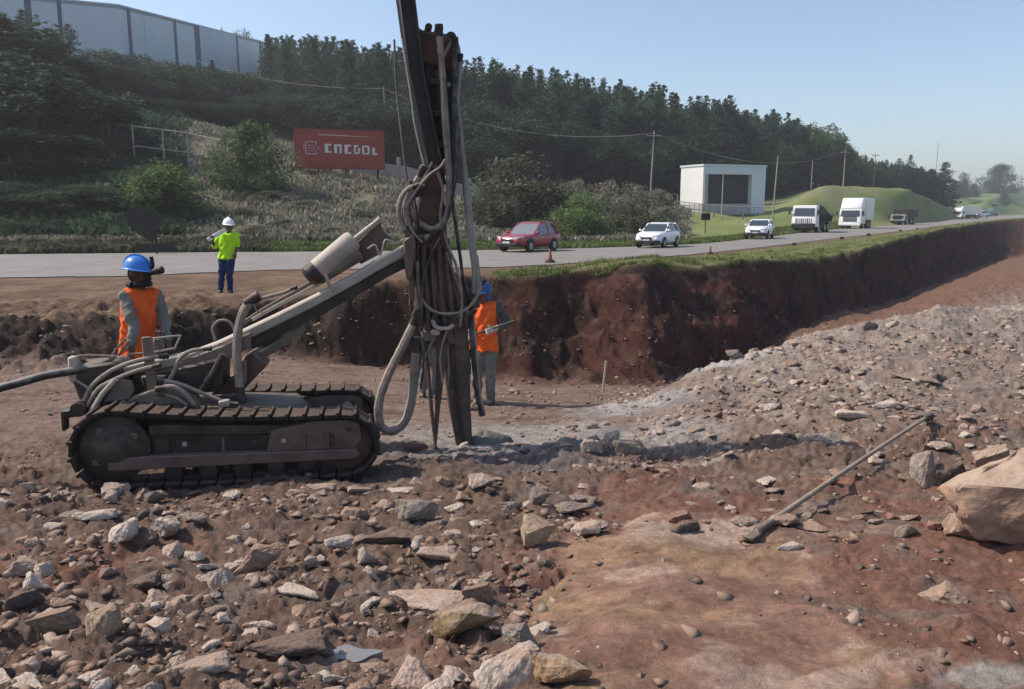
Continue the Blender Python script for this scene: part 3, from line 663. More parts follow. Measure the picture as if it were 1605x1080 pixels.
# ---- grass and ground cover
def scatter_grass(name, n, pick, hmin, hmax, fol, label, wid=.35, seed=5):
    rng = np.random.default_rng(seed); X, Y = pick(rng, n); Z, zz = height(X, Y, full=True)
    n = len(X); a = rng.uniform(0, 2 * math.pi, n); h = rng.uniform(hmin, hmax, n); w = h * wid * rng.uniform(.6, 1.4, n)
    dx = np.cos(a) * w; dy = np.sin(a) * w; lx = rng.normal(size=n) * h * .35; ly = rng.normal(size=n) * h * .35
    P = np.stack([np.stack([X - dx, Y - dy, Z - .02], 1), np.stack([X + dx, Y + dy, Z - .02], 1), np.stack([X + lx + dx * .5, Y + ly + dy * .5, Z + h], 1), np.stack([X + lx - dx * .35, Y + ly - dy * .35, Z + h * .85], 1)], 1).reshape(-1, 3)
    me = raw_mesh(name, P, np.arange(len(P)).reshape(-1, 4)); me.materials.append(fol); o = bpy.data.objects.new(name, me); C.objects.link(o)
    return tag(o, label, 'grass', kind='stuff')
def knot_pick(k0, k1, p0, p1, thin=None):
    def f(rng, n):
        px = rng.uniform(p0, p1, n); u_ = (px - 802.5) / 1250; t = rng.uniform(k0, k1, n)
        k = t.astype(int); YK = np.stack([_smooth_u(KY[i], u_) for i in range(NK)], 1); r = np.arange(n)
        Y = YK[r, k] + (YK[r, np.minimum(k + 1, NK - 1)] - YK[r, k]) * (t - k); X = u_ * Y
        keep = np.ones(n, bool)
        if thin is not None: keep = rng.uniform(size=n) < thin(X, Y, t)
        return X[keep], Y[keep]
    return f
scatter_grass('grass', 45000, knot_pick(7.97, 8.32, 770, 1530, lambda X, Y, t: np.clip(-.05 + fbm(X * .9, Y * .9, 4) * 1.8 + (8.1 - t) * 1.6, 0, 1)), .03, .10, F_grass, 'tufts of green grass along the top edge of the red cut', wid=.13, seed=6)
scatter_grass('grass', 20000, knot_pick(8.2, 8.9, 790, 1500, lambda X, Y, t: np.clip(fbm(X * .6 + 4, Y * .6, 3) * 1.2, 0, 1)), .03, .08, F_grass, 'thin short grass on the tan shoulder between the cut and the road', wid=.15, seed=8)
scatter_grass('grass', 45000, knot_pick(10.02, 11.0, 380, 1320), .08, .26, F_grass, 'strip of green grass along the far side of the road', wid=.2, seed=7)
scatter_grass('grass', 16000, knot_pick(10.03, 10.9, -200, 420), .12, .4, F_olive, 'rank grass and weeds along the far road edge at the left', seed=9)
scatter_grass('undergrowth', 150000, knot_pick(10.7, 13.2, -300, 1080, lambda X, Y, t: np.clip(.6 + fbm(X * .3, Y * .3, 3) * 1.2, 0, 1)), .12, .5, F_dry, 'dry grey green scrub covering the open slope behind the road', wid=.28, seed=10)
scatter_grass('undergrowth', 40000, knot_pick(11.0, 13.4, -400, 300), .3, .9, F_dark, 'dark undergrowth filling the shaded slope under the left trees', wid=.4, seed=12)
# ================================================================ buildings, signs, fences, poles
M_panel = mat('pale_metal_cladding', (.60, .65, .67), .55, var=.07, scale=.15, spec=.4)
M_panel2 = mat('grey_metal_cladding', (.52, .58, .62), .55, var=.07, scale=.15, spec=.4)
M_bluestrip = mat('blue_pilaster', (.05, .08, .13), .6, var=.1, scale=.3)
M_plinth = mat('pale_concrete_plinth', (.33, .32, .30), .85, var=.15, scale=.4)
M_white = mat('white_painted_metal', (.72, .72, .71), .5, var=.06, scale=.6)
M_greywall = mat('grey_rendered_wall', (.36, .355, .35), .85, var=.15, scale=.6)
M_darkpanel = mat('dark_opening_panel', (.032, .032, .038), .6, var=.2, scale=.5)
M_pole = mat('weathered_pole', (.30, .28, .25), .8, var=.2, scale=2)
M_darkmetal = mat('dark_metal', (.011, .011, .012), .6, var=.2, scale=3)
M_postwood = mat('weathered_post', (.33, .29, .25), .9, var=.2, scale=4)
M_wallpink = mat('pinkish_boundary_wall', (.36, .30, .27), .9, var=.15, scale=.7)

def warehouse():
    top = [(-140, -22, 104), (185, 9, 126), (412, 66, 205)]
    bot_y = [None]; P0 = []
    for px, py, Y in top: P0.append(at(px, py, Y))
    hgt = 8.6; org = Vector((P0[1].x, P0[1].y, P0[1].z - hgt - 5))
    t = thing('warehouse', org, 'long pale metal warehouse with dark blue vertical strips on top of the wooded hill', 'warehouse')
    walls = MB(); plinth = MB(); roof = MB(); trim = MB()
    back = []
    for i in range(2):
        a, c = P0[i], P0[i + 1]; d = Vector((c.x - a.x, c.y - a.y, 0)).normalized(); n = Vector((-d.y, d.x, 0))
        if n.dot(Vector((a.x + c.x, a.y + c.y, 0))) < 0: n = -n
        down = Vector((0, 0, -hgt))
        poly = [a, c, c + down, a + down]; walls.prism(poly, n * .3)
        pa, pc = a + down + n * .05, c + down + n * .05; plinth.prism([pa, pc, pc - Vector((0, 0, 6)), pa - Vector((0, 0, 6))], n * .4)
        trim.prism([a + down - n * .06 + Vector((0, 0, .12)), c + down - n * .06 + Vector((0, 0, .12)), c + down - n * .06 - Vector((0, 0, .3)), a + down - n * .06 - Vector((0, 0, .3))], n * .1)
        cap = [a - n * .12, c - n * .12, c - n * .12 + Vector((0, 0, .22)), a - n * .12 + Vector((0, 0, .22))]; roof.prism(cap, n * .5)
    f = Vector((0, 46, 0)); rp = [P0[0], P0[1], P0[2], P0[2] + Vector((-30, 30, 0)), P0[0] + f]
    roof.prism([p - Vector((0, 0, .02)) for p in rp], Vector((0, 0, -.4)))
    d = Vector((P0[2].x - P0[1].x, P0[2].y - P0[1].y, 0)).normalized(); e = Vector((-.55, .83, 0))
    walls.prism([P0[2] + d * .02, P0[2] + d * .02 + e * 22, P0[2] + e * 22 - Vector((0, 0, hgt)), P0[2] - Vector((0, 0, hgt))], d * .3)
    w = walls.build('wall', M_panel, t); plinth.build('plinth', M_plinth, t); roof.build('roof', M_panel2, t); trim.build('base_trim', M_bluestrip, t)
    def strip(i, f0, f1, mt, nm, proud=.07):
        a, c = P0[i], P0[i + 1]; d = c - a; dn = Vector((d.x, d.y, 0)).normalized(); n = Vector((-dn.y, dn.x, 0)); n = n if n.dot(Vector((a.x + c.x, a.y + c.y, 0))) > 0 else -n
        m = MB(); p, q = a + d * f0 - n * proud, a + d * f1 - n * proud; m.prism([p, q, q - Vector((0, 0, hgt - .05)), p - Vector((0, 0, hgt - .05))], n * (proud - .01)); m.build(nm, mt, t)
    def frac(px):  # fraction along the right face for an image column
        a, c = P0[1], P0[2]; dd = ray(px, 60); k = dd.x / dd.y
        return (k * a.y - a.x) / ((c.x - a.x) - k * (c.y - a.y))
    for px, wd in ((204, 5), (275, 4), (309, 8), (371, 3), (407, 3)): strip(1, frac(px - wd / 2), frac(px + wd / 2), M_bluestrip, 'pilaster')
    for px, wd in ((228, 1.0), (348, .7)): strip(1, frac(px - wd / 2), frac(px + wd / 2), M_panel2, 'cladding_joint', .05)
    strip(1, frac(309), frac(371), M_panel2, 'cladding_panel', .03)
    def frac0(px):
        a, c = P0[0], P0[1]; dd = ray(px, 40); k = dd.x / dd.y; return (k * a.y - a.x) / ((c.x - a.x) - k * (c.y - a.y))
    for px, wd in ((0, 4), (46, 10), (95, 6)): strip(0, frac0(px - wd / 2), frac0(px + wd / 2), M_bluestrip, 'pilaster')
warehouse()
for px, py, Y, s in ((117, 1, 190, 30), (365, 50, 240, 22), (385, 52, 232, 30), (400, 50, 236, 28)):
    tree_px(BROAD, px, py, 0, Y, s, 'dark tree top showing just above the warehouse roof', 'broadleaf_tree', 'tree tops above the warehouse roof')

# ---- red billboard
M_red = mat('faded_red_board', (.33, .052, .036), .6, var=.10, scale=.5)
M_letter = mat('white_lettering', (.70, .66, .62), .6, var=.05)
M_letter2 = mat('faded_lettering', (.55, .30, .22), .6, var=.05)
def billboard():
    Y = 70.0; p = [at(467, 201, Y), at(607, 212, Y + 2.6), at(606, 272, Y + 2.6), at(464, 263, Y)]
    ex = (p[1] - p[0]); W = Vector((ex.x, ex.y, 0)).length; ex = Vector((ex.x, ex.y, 0)).normalized(); n = Vector((ex.y, -ex.x, 0))
    H = p[0].z - p[3].z; o = Vector((p[3].x, p[3].y, p[3].z)); gx = (o + ex * W * .5); t = thing('billboard', (gx.x, gx.y, gz(gx.x, gx.y)), 'red billboard with white block letters and a small emblem standing on posts', 'billboard')
    dzr = 0.0
    def B(a, b, d=0): return o + ex * (a * W) + Vector((0, 0, b * H)) + n * d
    m = MB(); m.prism([B(0, 0), B(1, 0), B(1, 1), B(0, 1)], -n * .18); bd = m.build('board', M_red, t, bevel=.02)
    m = MB()
    for a0, a1, b0, b1 in ((0, 1, -.015, .012), (0, 1, .988, 1.015), (-.006, .006, 0, 1), (.994, 1.006, 0, 1)): m.prism([B(a0, b0, .02), B(a1, b0, .02), B(a1, b1, .02), B(a0, b1, .02)], -n * .22)
    m.build('rim', mat('dark_red_rim', (.20, .035, .03), .6), t)
    m = MB()
    def st(m, a0, b0, a1, b1): m.prism([B(a0, b0, .03), B(a1, b0, .03), B(a1, b1, .03), B(a0, b1, .03)], -n * .028)
    # letters, read off the photograph: C A C B O L in square strokes
    b0, b1 = .40, .63; s_ = .028
    def glyph(ch, a, w, b0, b1):
        bw = .045; m = MB()
        S = lambda *q: st(m, *q)
        if ch == 'C': S(a, b0, a + s_ * 1.3, b1); S(a + s_ * 1.3, b1 - bw, a + w, b1); S(a + s_ * 1.3, b0, a + w, b0 + bw)
        if ch == 'A': S(a, b0, a + s_ * 1.1, b1); S(a + w - s_ * .8, b0, a + w, b1); S(a + s_ * 1.1, b1 - bw, a + w - s_ * .8, b1)
        if ch == 'B': S(a, b0, a + s_ * .7, b1); S(a + w - s_ * .8, b0 + .02, a + w, b1 - .07); S(a + s_ * .7, b1 - bw, a + w - s_ * .6, b1); S(a + s_ * .7, b0, a + w - s_ * .6, b0 + bw)
        if ch == 'O': S(a, b0 + .02, a + s_ * .8, b1 - .02); S(a + w - s_ * .8, b0 + .02, a + w, b1 - .02); S(a + .008, b1 - bw * .9, a + w - .008, b1); S(a + .008, b0, a + w - .008, b0 + bw * .9)
        if ch == 'L': S(a, b0, a + s_ * 1.1, b1 - .04); S(a + s_ * 1.1, b0, a + w, b0 + bw)
        m.build('letter', M_letter, bd)
    for ch, a, w, sh in (('C', .325, .07, .0), ('A', .43, .082, -.005), ('C', .545, .075, -.012), ('B', .652, .068, -.016), ('O', .745, .085, -.02), ('L', .862, .062, -.03)): glyph(ch, a, w, b0 + sh, b1 + sh)
    m = MB(); q = .012
    for a0, b0_, a1, b1_ in ((.11, .35, .235, .35 + .025), (.11, .66, .235, .685), (.11, .37, .11 + q, .67), (.235 - q, .37, .235, .44), (.235 - q, .6, .235, .67), (.09, .47, .10, .60), (.235, .52, .262, .545), (.25, .46, .262, .50), (.14, .57, .21, .59), (.135, .50, .175, .52), (.19, .50, .215, .52), (.15, .44, .21, .46)): st(m, a0, b0_, a1, b1_)
    m.build('emblem', mat('faded_emblem', (.5, .36, .36), .6), bd)
    m = MB(); m.prism([B(.26, .845, .025), B(.84, .83, .025), B(.84, .836, .025), B(.55, .862, .025), B(.26, .87, .025)], -n * .02); m.build('stripe', mat('pale_stripe', (.55, .42, .33), .6), bd)
    for a in (.385, .56, .925):
        c = B(a, 0, -.25); m = MB(); m.sweep([Vector((c.x, c.y, gz(c.x, c.y) - .3)), Vector((c.x, c.y, o.z + H * .9))], .16, .16); m.build('post', M_darkmetal, t)
billboard()

# ---- boundary wall and fences
def wall_line(name, pts, h, label, mt, cat='wall', posts=0):
    """low wall following the ground along (px, Y) points"""
    w = [Vector(((px - 802.5) / 1270 * Y, Y, 0)) for px, Y in pts]; w = [Vector((p.x, p.y, gz(p.x, p.y))) for p in w]
    t = thing(name, w[0], label, cat); m = MB(); n = 10; pts2 = []
    for a, c in zip(w, w[1:]):
        for i in range(n): q = a.lerp(c, i / n); pts2.append(Vector((q.x, q.y, gz(q.x, q.y) + h / 2 - .2)))
    pts2.append(w[-1] + Vector((0, 0, h / 2 - .2))); m.sweep(pts2, .2, h + .4); m.build('panel', mt, t)
    if posts:
        L_ = len(pts2); 
        for i in range(0, L_, posts):
            q = pts2[i]; m = MB(); m.box(q + Vector((0, 0, .35)), (.32, .32, h + 1.1)); m.build('post', M_postwood, t, bevel=.03)
    return t
wall_line('boundary_wall', [(500, 76), (640, 79), (760, 82)], 1.3, 'low pinkish boundary wall with square posts behind the red billboard', M_wallpink, posts=3)
def rail_fence(name, pts, h, label, nrail, mt, group=None, r=.05, pr=.07, step=3.0, pales=0):
    w = [Vector(((px - 802.5) / 1270 * Y, Y, 0)) for px, Y in pts]; o = Vector((w[0].x, w[0].y, gz(w[0].x, w[0].y)))
    t = thing(name, o, label, 'fence', group); P_ = []
    for a, c in zip(w, w[1:]):
        k = max(1, int((c - a).length / step))
        for i in range(k): q = a.lerp(c, i / k); P_.append(Vector((q.x, q.y, gz(q.x, q.y))))
    P_.append(Vector((w[-1].x, w[-1].y, gz(w[-1].x, w[-1].y))))
    for q in P_:
        m = MB(); m.tube([q - Vector((0, 0, .3)), q + Vector((0, 0, h))], pr, 6); m.build('post', mt, t)
    for i in range(nrail):
        m = MB(); m.tube([q + Vector((0, 0, h * (i + .95) / nrail)) for q in P_], r, 5); m.build('rail', mt, t)
    if pales:
        for a, c in zip(P_, P_[1:]):
            for j in range(1, pales): m = MB(); q = a.lerp(c, j / pales); m.tube([q + Vector((0, 0, .08)), q + Vector((0, 0, h * .97))], .03, 4); m.build('pale', mt, t)
    return t
rail_fence('tube_fence', [(216, 64), (262, 64.5), (300, 65), (352, 64)], 3.0, 'pale tubular frame fence in the trees left of the large rounded bush', 2, M_postwood, r=.06, pr=.08, step=2.7)
rail_fence('wire_fence', [(870, 92), (960, 92), (1062, 92)], 1.9, 'wire fence with thin pale posts running through dry scrub left of the white shed', 4, M_postwood, r=.015, pr=.06, step=2.6)
rail_fence('paling_fence', [(1058, 90), (1120, 89.5), (1212, 89)], 1.35, 'grey paling fence in front of the white shed', 2, M_pole, r=.045, pr=.09, step=2.4, pales=8)

def portal_shed():
    Y = 97.0; a = at(1103, 260, Y); z0 = gz(a.x, a.y) - .3; zt = a.z; H = zt - z0
    yaw = math.radians(17); ex = Vector((math.cos(yaw), math.sin(yaw) , 0)); ey = Vector((-ex.y, ex.x, 0)); W = 8.6; D = 4.4
    # left flank runs back and to the left
    ey = Vector((-.42, .91, 0)).normalized()
    o = Vector((a.x, a.y, z0)); t = thing('white_shed', o, 'white box shaped shed with a big dark opening beside the grass mound', 'shed')
    def B(x, y, z): return o + ex * x + ey * y + Vector((0, 0, z))
    th = .28
    m = MB(); m.prism([B(0, 0, 1.2), B(0, D, 1.2), B(0, D, H), B(0, 0, H)], ex * th); m.build('side_wall', M_white, t)
    m = MB(); m.prism([B(0, .03, 0), B(0, D, 0), B(0, D, 1.19), B(0, .03, 1.19)], ex * th); m.build('plinth', M_greywall, t)
    m = MB(); m.prism([B(W - 1.9, 0, 0), B(W, 0, 0), B(W, 0, H - .02), B(W - 1.9, 0, H - .02)], ey * D); m.build('side_wall', M_panel, t)
    m = MB(); m.prism([B(-.1, -.08, H), B(W + .1, -.08, H), B(W + .1, D + .1, H), B(-.1, D + .1, H)], Vector((0, 0, .22))); m.build('roof', M_panel, t)
    m = MB(); m.prism([B(th, 0, H - .95), B(W - 1.9, 0, H - .95), B(W - 1.9, 0, H - .01), B(th, 0, H - .01)], ey * .3); m.build('lintel', M_panel, t)  # front wall, lintel and jamb greyer than the flank: shade painted in
    m = MB(); m.prism([B(th, .02, 1.3), B(th + .45, .02, 1.3), B(th + .45, .02, H - .95), B(th, .02, H - .95)], ey * .3); m.build('jamb', M_greywall, t)
    m = MB(); m.prism([B(th + .02, .6, .1), B(W - 1.95, .6, .1), B(W - 1.95, .6, H - .1), B(th + .02, .6, H - .1)], ey * .2); m.build('opening_shade', M_darkpanel, t)  # dark sheet painting in the unlit inside of the opening
    m = MB(); m.prism([B(th, -.02, 0), B(W - 1.9, -.02, 0), B(W - 1.9, -.02, 1.28), B(th, -.02, 1.28)], ey * .3); m.build('parapet', M_greywall, t)
portal_shed()

# ---- poles
def pole(px, ytop, Y, label, r=.11, arm=True, name='utility_pole', group=None, lean=0):
    x = (px - 802.5) / 1270 * Y; z = gz(x, Y) - .3; H = at(px, ytop, Y).z - z
    t = thing(name, (x, Y, z), label, 'pole', group); m = MB(); m.tube([(x, Y, z), (x + lean, Y, z + H)], [r * .95, r * .6], 8); m.build('shaft', M_pole, t)
    if arm:
        m = MB(); m.sweep([(x + lean - .8, Y, z + H - .5), (x + lean + .8, Y, z + H - .5)], .1, .12); m.build('crossarm', M_pole, t)
        for s in (-.65, 0, .65): m = MB(); m.lathe([(.03, 0), (.06, .06), (.06, .14), (.03, .2)], (x + lean + s, Y, z + H - .44)); m.build('insulator', M_darkmetal, t)
    return Vector((x + lean, Y, z + H - .25))
w1 = pole(1018, 205, 88, 'tall utility pole standing in the dry scrub left of the white shed', lean=.3)
w2 = pole(1132, 262, 86, 'thin pole standing in front of the dark opening of the white shed', r=.09, arm=False)
w3 = pole(1212, 244, 84, 'pole standing on the grass right of the white shed', r=.1, arm=False, lean=.25)
w4 = pole(1270, 252, 128, 'thin pole standing on the back of the grass mound', r=.1, arm=False)
w5 = pole(1320, 234, 129, 'pale pole standing on the crest of the grass mound', r=.12)
w6 = pole(1463, 222, 232, 'very tall thin mast rising behind the pointed cypress', r=.12, arm=False, name='antenna_mast')
w7 = pole(1367, 240, 176, 'wooden pole with crossarm among the trees behind the grass mound', r=.12)
w0 = pole(606, 135, 96, 'slim pole rising out of the trees behind the red billboard', r=.08, arm=False)
m = MB()
def wire(m, a, b_, sag, r=.02):
    m.tube([a.lerp(b_, t) - Vector((0, 0, sag * 4 * t * (1 - t))) for t in np.linspace(0, 1, 12)], r, 4)
wa = at(300, 92, 128); wire(m, wa, w0, 1.2); wire(m, w0, w1, 2.2); wire(m, w1, w5, 2.5)
pw = m.build('power_line', M_pole, None, loc=wa); tag(pw, 'thin power line hanging across the dark plantation from pole to pole', 'wire')

# ---- road signs seen from behind
def road_sign(px, ybase, Y, kind):
    x = (px - 802.5) / 1270 * Y; z = gz(x, Y) - .1
    if kind == 'big':
        t = thing('road_sign', (x, Y, z), 'dark backs of two road sign plates on one post at the far left road edge', 'road sign')
        zc = at(238, 387, Y).z; zt = at(238, 325, Y).z; s = Y / 1250
        m = MB(); m.tube([(x, Y, z), (x, Y, zt)], .05, 8); m.build('post', M_darkmetal, t)
        poly = [at(a, c, Y - .06) for a, c in ((200, 327), (214, 324), (240, 330), (253, 342), (246, 362), (240, 381), (228, 374), (200, 353), (197, 340))]
        m = MB(); m.prism(poly, (0, .04, 0)); m.build('plate', M_darkmetal, t)
        poly = [at(a, c, Y - .06) for a, c in ((212, 382), (274, 381), (275, 394), (212, 395))]
        m = MB(); m.prism(poly, (0, .05, 0)); m.build('plate', M_darkmetal, t)
        m = MB(); m.sweep([(x - .5, Y, zc + .5), (x + .3, Y, zc + .5)], .05, .05); m.sweep([(x - .8, Y, zc - .05), (x + 1, Y, zc - .05)], .05, .05); m.build('bracket', M_darkmetal, t)
    else:
        t = thing('road_sign', (x, Y, z), 'small square dark sign on a short post in the grass before the white shed', 'road sign')
        zt = at(px, 334, Y).z; zb = at(px, 345, Y).z
        m = MB(); m.tube([(x, Y, z), (x, Y, zt - .02)], .04, 6); m.build('post', M_darkmetal, t)
        m = MB(); m.box((x, Y - .06, (zt + zb) / 2), (14 / 1250 * Y, .04, zt - zb)); m.build('plate', M_darkmetal, t, bevel=.02)
road_sign(240, 400, 39.5, 'big'); road_sign(1107, 350, 66, 'small')
# ================================================================ vehicles
M_tyre = mat('tyre_rubber', (.018, .018, .018), .85, var=.2, scale=8)
M_rim = mat('wheel_rim', (.30, .30, .30), .4, metal=.7, var=.1)
M_glass = mat('car_glass', (.035, .045, .055), .08, var=.1, spec=.8)
M_glasspale = mat('car_glass_pale', (.16, .17, .18), .15, var=.1, spec=.8)
M_blackpl = mat('black_plastic', (.02, .02, .022), .5, var=.15)
M_lamp = mat('lamp_glass', (.55, .55, .54), .15, spec=.8)
def paint(nm, c): return mat(nm, c, .28, var=.04, scale=1.5, spec=.5, coat=.5)
P_red = paint('red_car_paint', (.30, .008, .028)); P_white = paint('white_car_paint', (.78, .79, .80)); P_truckw = paint('truck_white_paint', (.78, .78, .76))
P_black = mat('black_truck_body', (.025, .024, .024), .55, var=.3, scale=2, dust=(.10, .085, .07), dustamt=.3); P_grey = mat('grey_truck_body', (.30, .29, .28), .6, var=.1)
def loft(sections, closed=False):
    m = MB(); n = len(sections[0]); vs = [p for s in sections for p in s]; fs = []
    for i in range(len(sections) - 1):
        for j in range(n): fs.append((n * i + j, n * i + (j + 1) % n, n * i + n + (j + 1) % n, n * i + n + j))
    fs += [tuple(range(n - 1, -1, -1)), tuple(n * (len(sections) - 1) + j for j in range(n))]
    m.add(vs, fs); return m
def wheel(t, x, y, r, w=.2):
    s = 1 if y > 0 else -1; m = MB(); k = r
    m.lathe([(k * .55, -w / 2), (k * .93, -w / 2), (k, -w / 2 + .03), (k, w / 2 - .03), (k * .93, w / 2), (k * .55, w / 2)], (x, y, r), (0, 1, 0), 18); wt = m.build('wheel', M_tyre, t)
    m = MB(); m.lathe([(.02, 0), (k * .2, .012), (k * .22, -.02), (k * .5, -.03), (k * .6, .006)], (x, y + s * (w / 2 - .004), r), (0, s, 0), 14); m.build('rim', M_rim, wt)
def car(name, label, cat, body, L=4.2, W=1.72, H=1.45, pm=None, bed=False, glass=None, hood=.95, xw=None):
    """front is +x"""
    glass = glass or M_glass; t = thing(name, (0, 0, 0), label, cat); hl = L / 2
    st = [(hl, .42, .62, .72), (hl - .12, .30, .78, .86), (hl - .45, .25, hood * .93, .95), (hl - 1.1, .24, hood, 1.0), (hl - 1.6, .24, hood + .03, 1.0), (0, .24, hood + .04, 1.0), (-hl + .9, .24, hood + .06, 1.0), (-hl + .25, .28, hood + .04, .97), (-hl + .04, .36, hood - .06, .9)]
    secs = []
    for x, zb, zt, k in st:
        w = W / 2 * k; zm = zb + (zt - zb) * .55
        half = [(w * .80, zb), (w * .97, zb + .09), (w, zm), (w * .97, zt - .07), (w * .84, zt)]
        secs.append([Vector((x, y, z)) for y, z in half] + [Vector((x, -y, z)) for y, z in reversed(half)])
    b = loft(secs).build('body', body, t, bevel=.015, smooth=35)
    xf, xr = hl - 1.25, (-hl + .35 if not bed else -.35); zr = H; zb = hood - .02; wb = W / 2 * .93; wr = W / 2 * .74
    x1, x2 = xf - .75, xr + (.45 if not bed else .2)
    secs = []
    for x, z, wt in ((xf, zb + .02, wb * .93), ((xf + x1) / 2, (zb + zr) / 2 + .04, (wb + wr) / 2), (x1, zr - .05, wr), ((x1 + x2) / 2, zr - .02, wr * 1.02), (x2, zr - .06, wr * .97), (xr, zb + .05, wb * .92)):
        secs.append([Vector((x, wb if abs(z - zb) < .1 else wb, zb)), Vector((x, wt, z)), Vector((x, -wt, z)), Vector((x, -wb, zb))])
    g = loft(secs).build('window_glass', glass, t, smooth=30)
    # roof skin
    m = MB(); secs = []
    for x, z, wt in ((x1 + .03, zr - .055, wr * .98), (x1 - .1, zr - .012, wr * 1.03), ((x1 + x2) / 2, zr + .015, wr * 1.05), (x2 + .06, zr - .025, wr * 1.0), (x2 - .02, zr - .07, wr * .96)):
        secs.append([Vector((x, wt, z - .06)), Vector((x, wt * .9, z + .012)), Vector((x, -wt * .9, z + .012)), Vector((x, -wt, z - .06))])
    loft(secs).build('roof', body, t, smooth=40)
    for s in (1, -1):
        xm = (x1 + x2) / 2 - .05
        for pa, pb, pw_, ph in (((xf + .02, s * wb * .95, zb), (x1, s * wr * 1.01, zr - .04), .07, .06), ((xr, s * wb * .95, zb), (x2, s * wr, zr - .04), .16, .07), ((xm, s * wb, zb), (xm, s * wr * 1.04, zr - .04), .08, .05)):
            m = MB(); m.sweep([pa, pb], pw_, ph); m.build('pillar', body, t)
    for s in (1, -1):
        m = MB(); m.sweep([(hl - .02, s * W * .22, .68), (hl - .12, s * W * .38, .72), (hl - .34, s * W * .455, .76)], .05, .13); m.build('headlight', M_lamp, t, bevel=.01)
        m = MB(); m.ball((xf - .1, s * (W / 2 + .07), zb + .1), (.07, .1, .07)); m.build('mirror', body, t)
        m = MB(); m.box((-hl + .05, s * W * .38, hood - .12), (.06, .18, .2)); m.build('tail_light', paint('tail_light_red', (.3, .01, .01)), t)
    m = MB(); m.sweep([(hl + .015, -W * .2, .6), (hl + .015, W * .2, .6)], .05, .14); m.build('grille', M_blackpl, t)
    m = MB(); m.sweep([(hl - .2, -W * .47, .36), (hl + .01, -W * .34, .38), (hl + .05, 0, .38), (hl + .01, W * .34, .38), (hl - .2, W * .47, .36)], .1, .2); m.build('bumper', M_blackpl, t, bevel=.02)
    m = MB(); m.box((hl + .085, 0, .5), (.02, .42, .11)); m.build('number_plate', M_lamp, t)
    if bed:
        m = MB(); m.box((-hl / 2 - .15, 0, hood + .09), (hl - .55, W * .84, .02)); m.build('bed_liner', M_blackpl, t)
    r = .31 if not bed else .36; xa = hl - .85; xb = -hl + .85
    for x in (xa, xb):
        for s in (1, -1):
            m = MB(); m.lathe([(.01, 0), (r * 1.14, 0), (r * 1.14, .02)], (x, s * (W / 2 - .012), r + .03), (0, s, 0), 18); m.build('wheel_arch', M_blackpl, t); wheel(t, x, s * (W / 2 - .075), r)
    return t
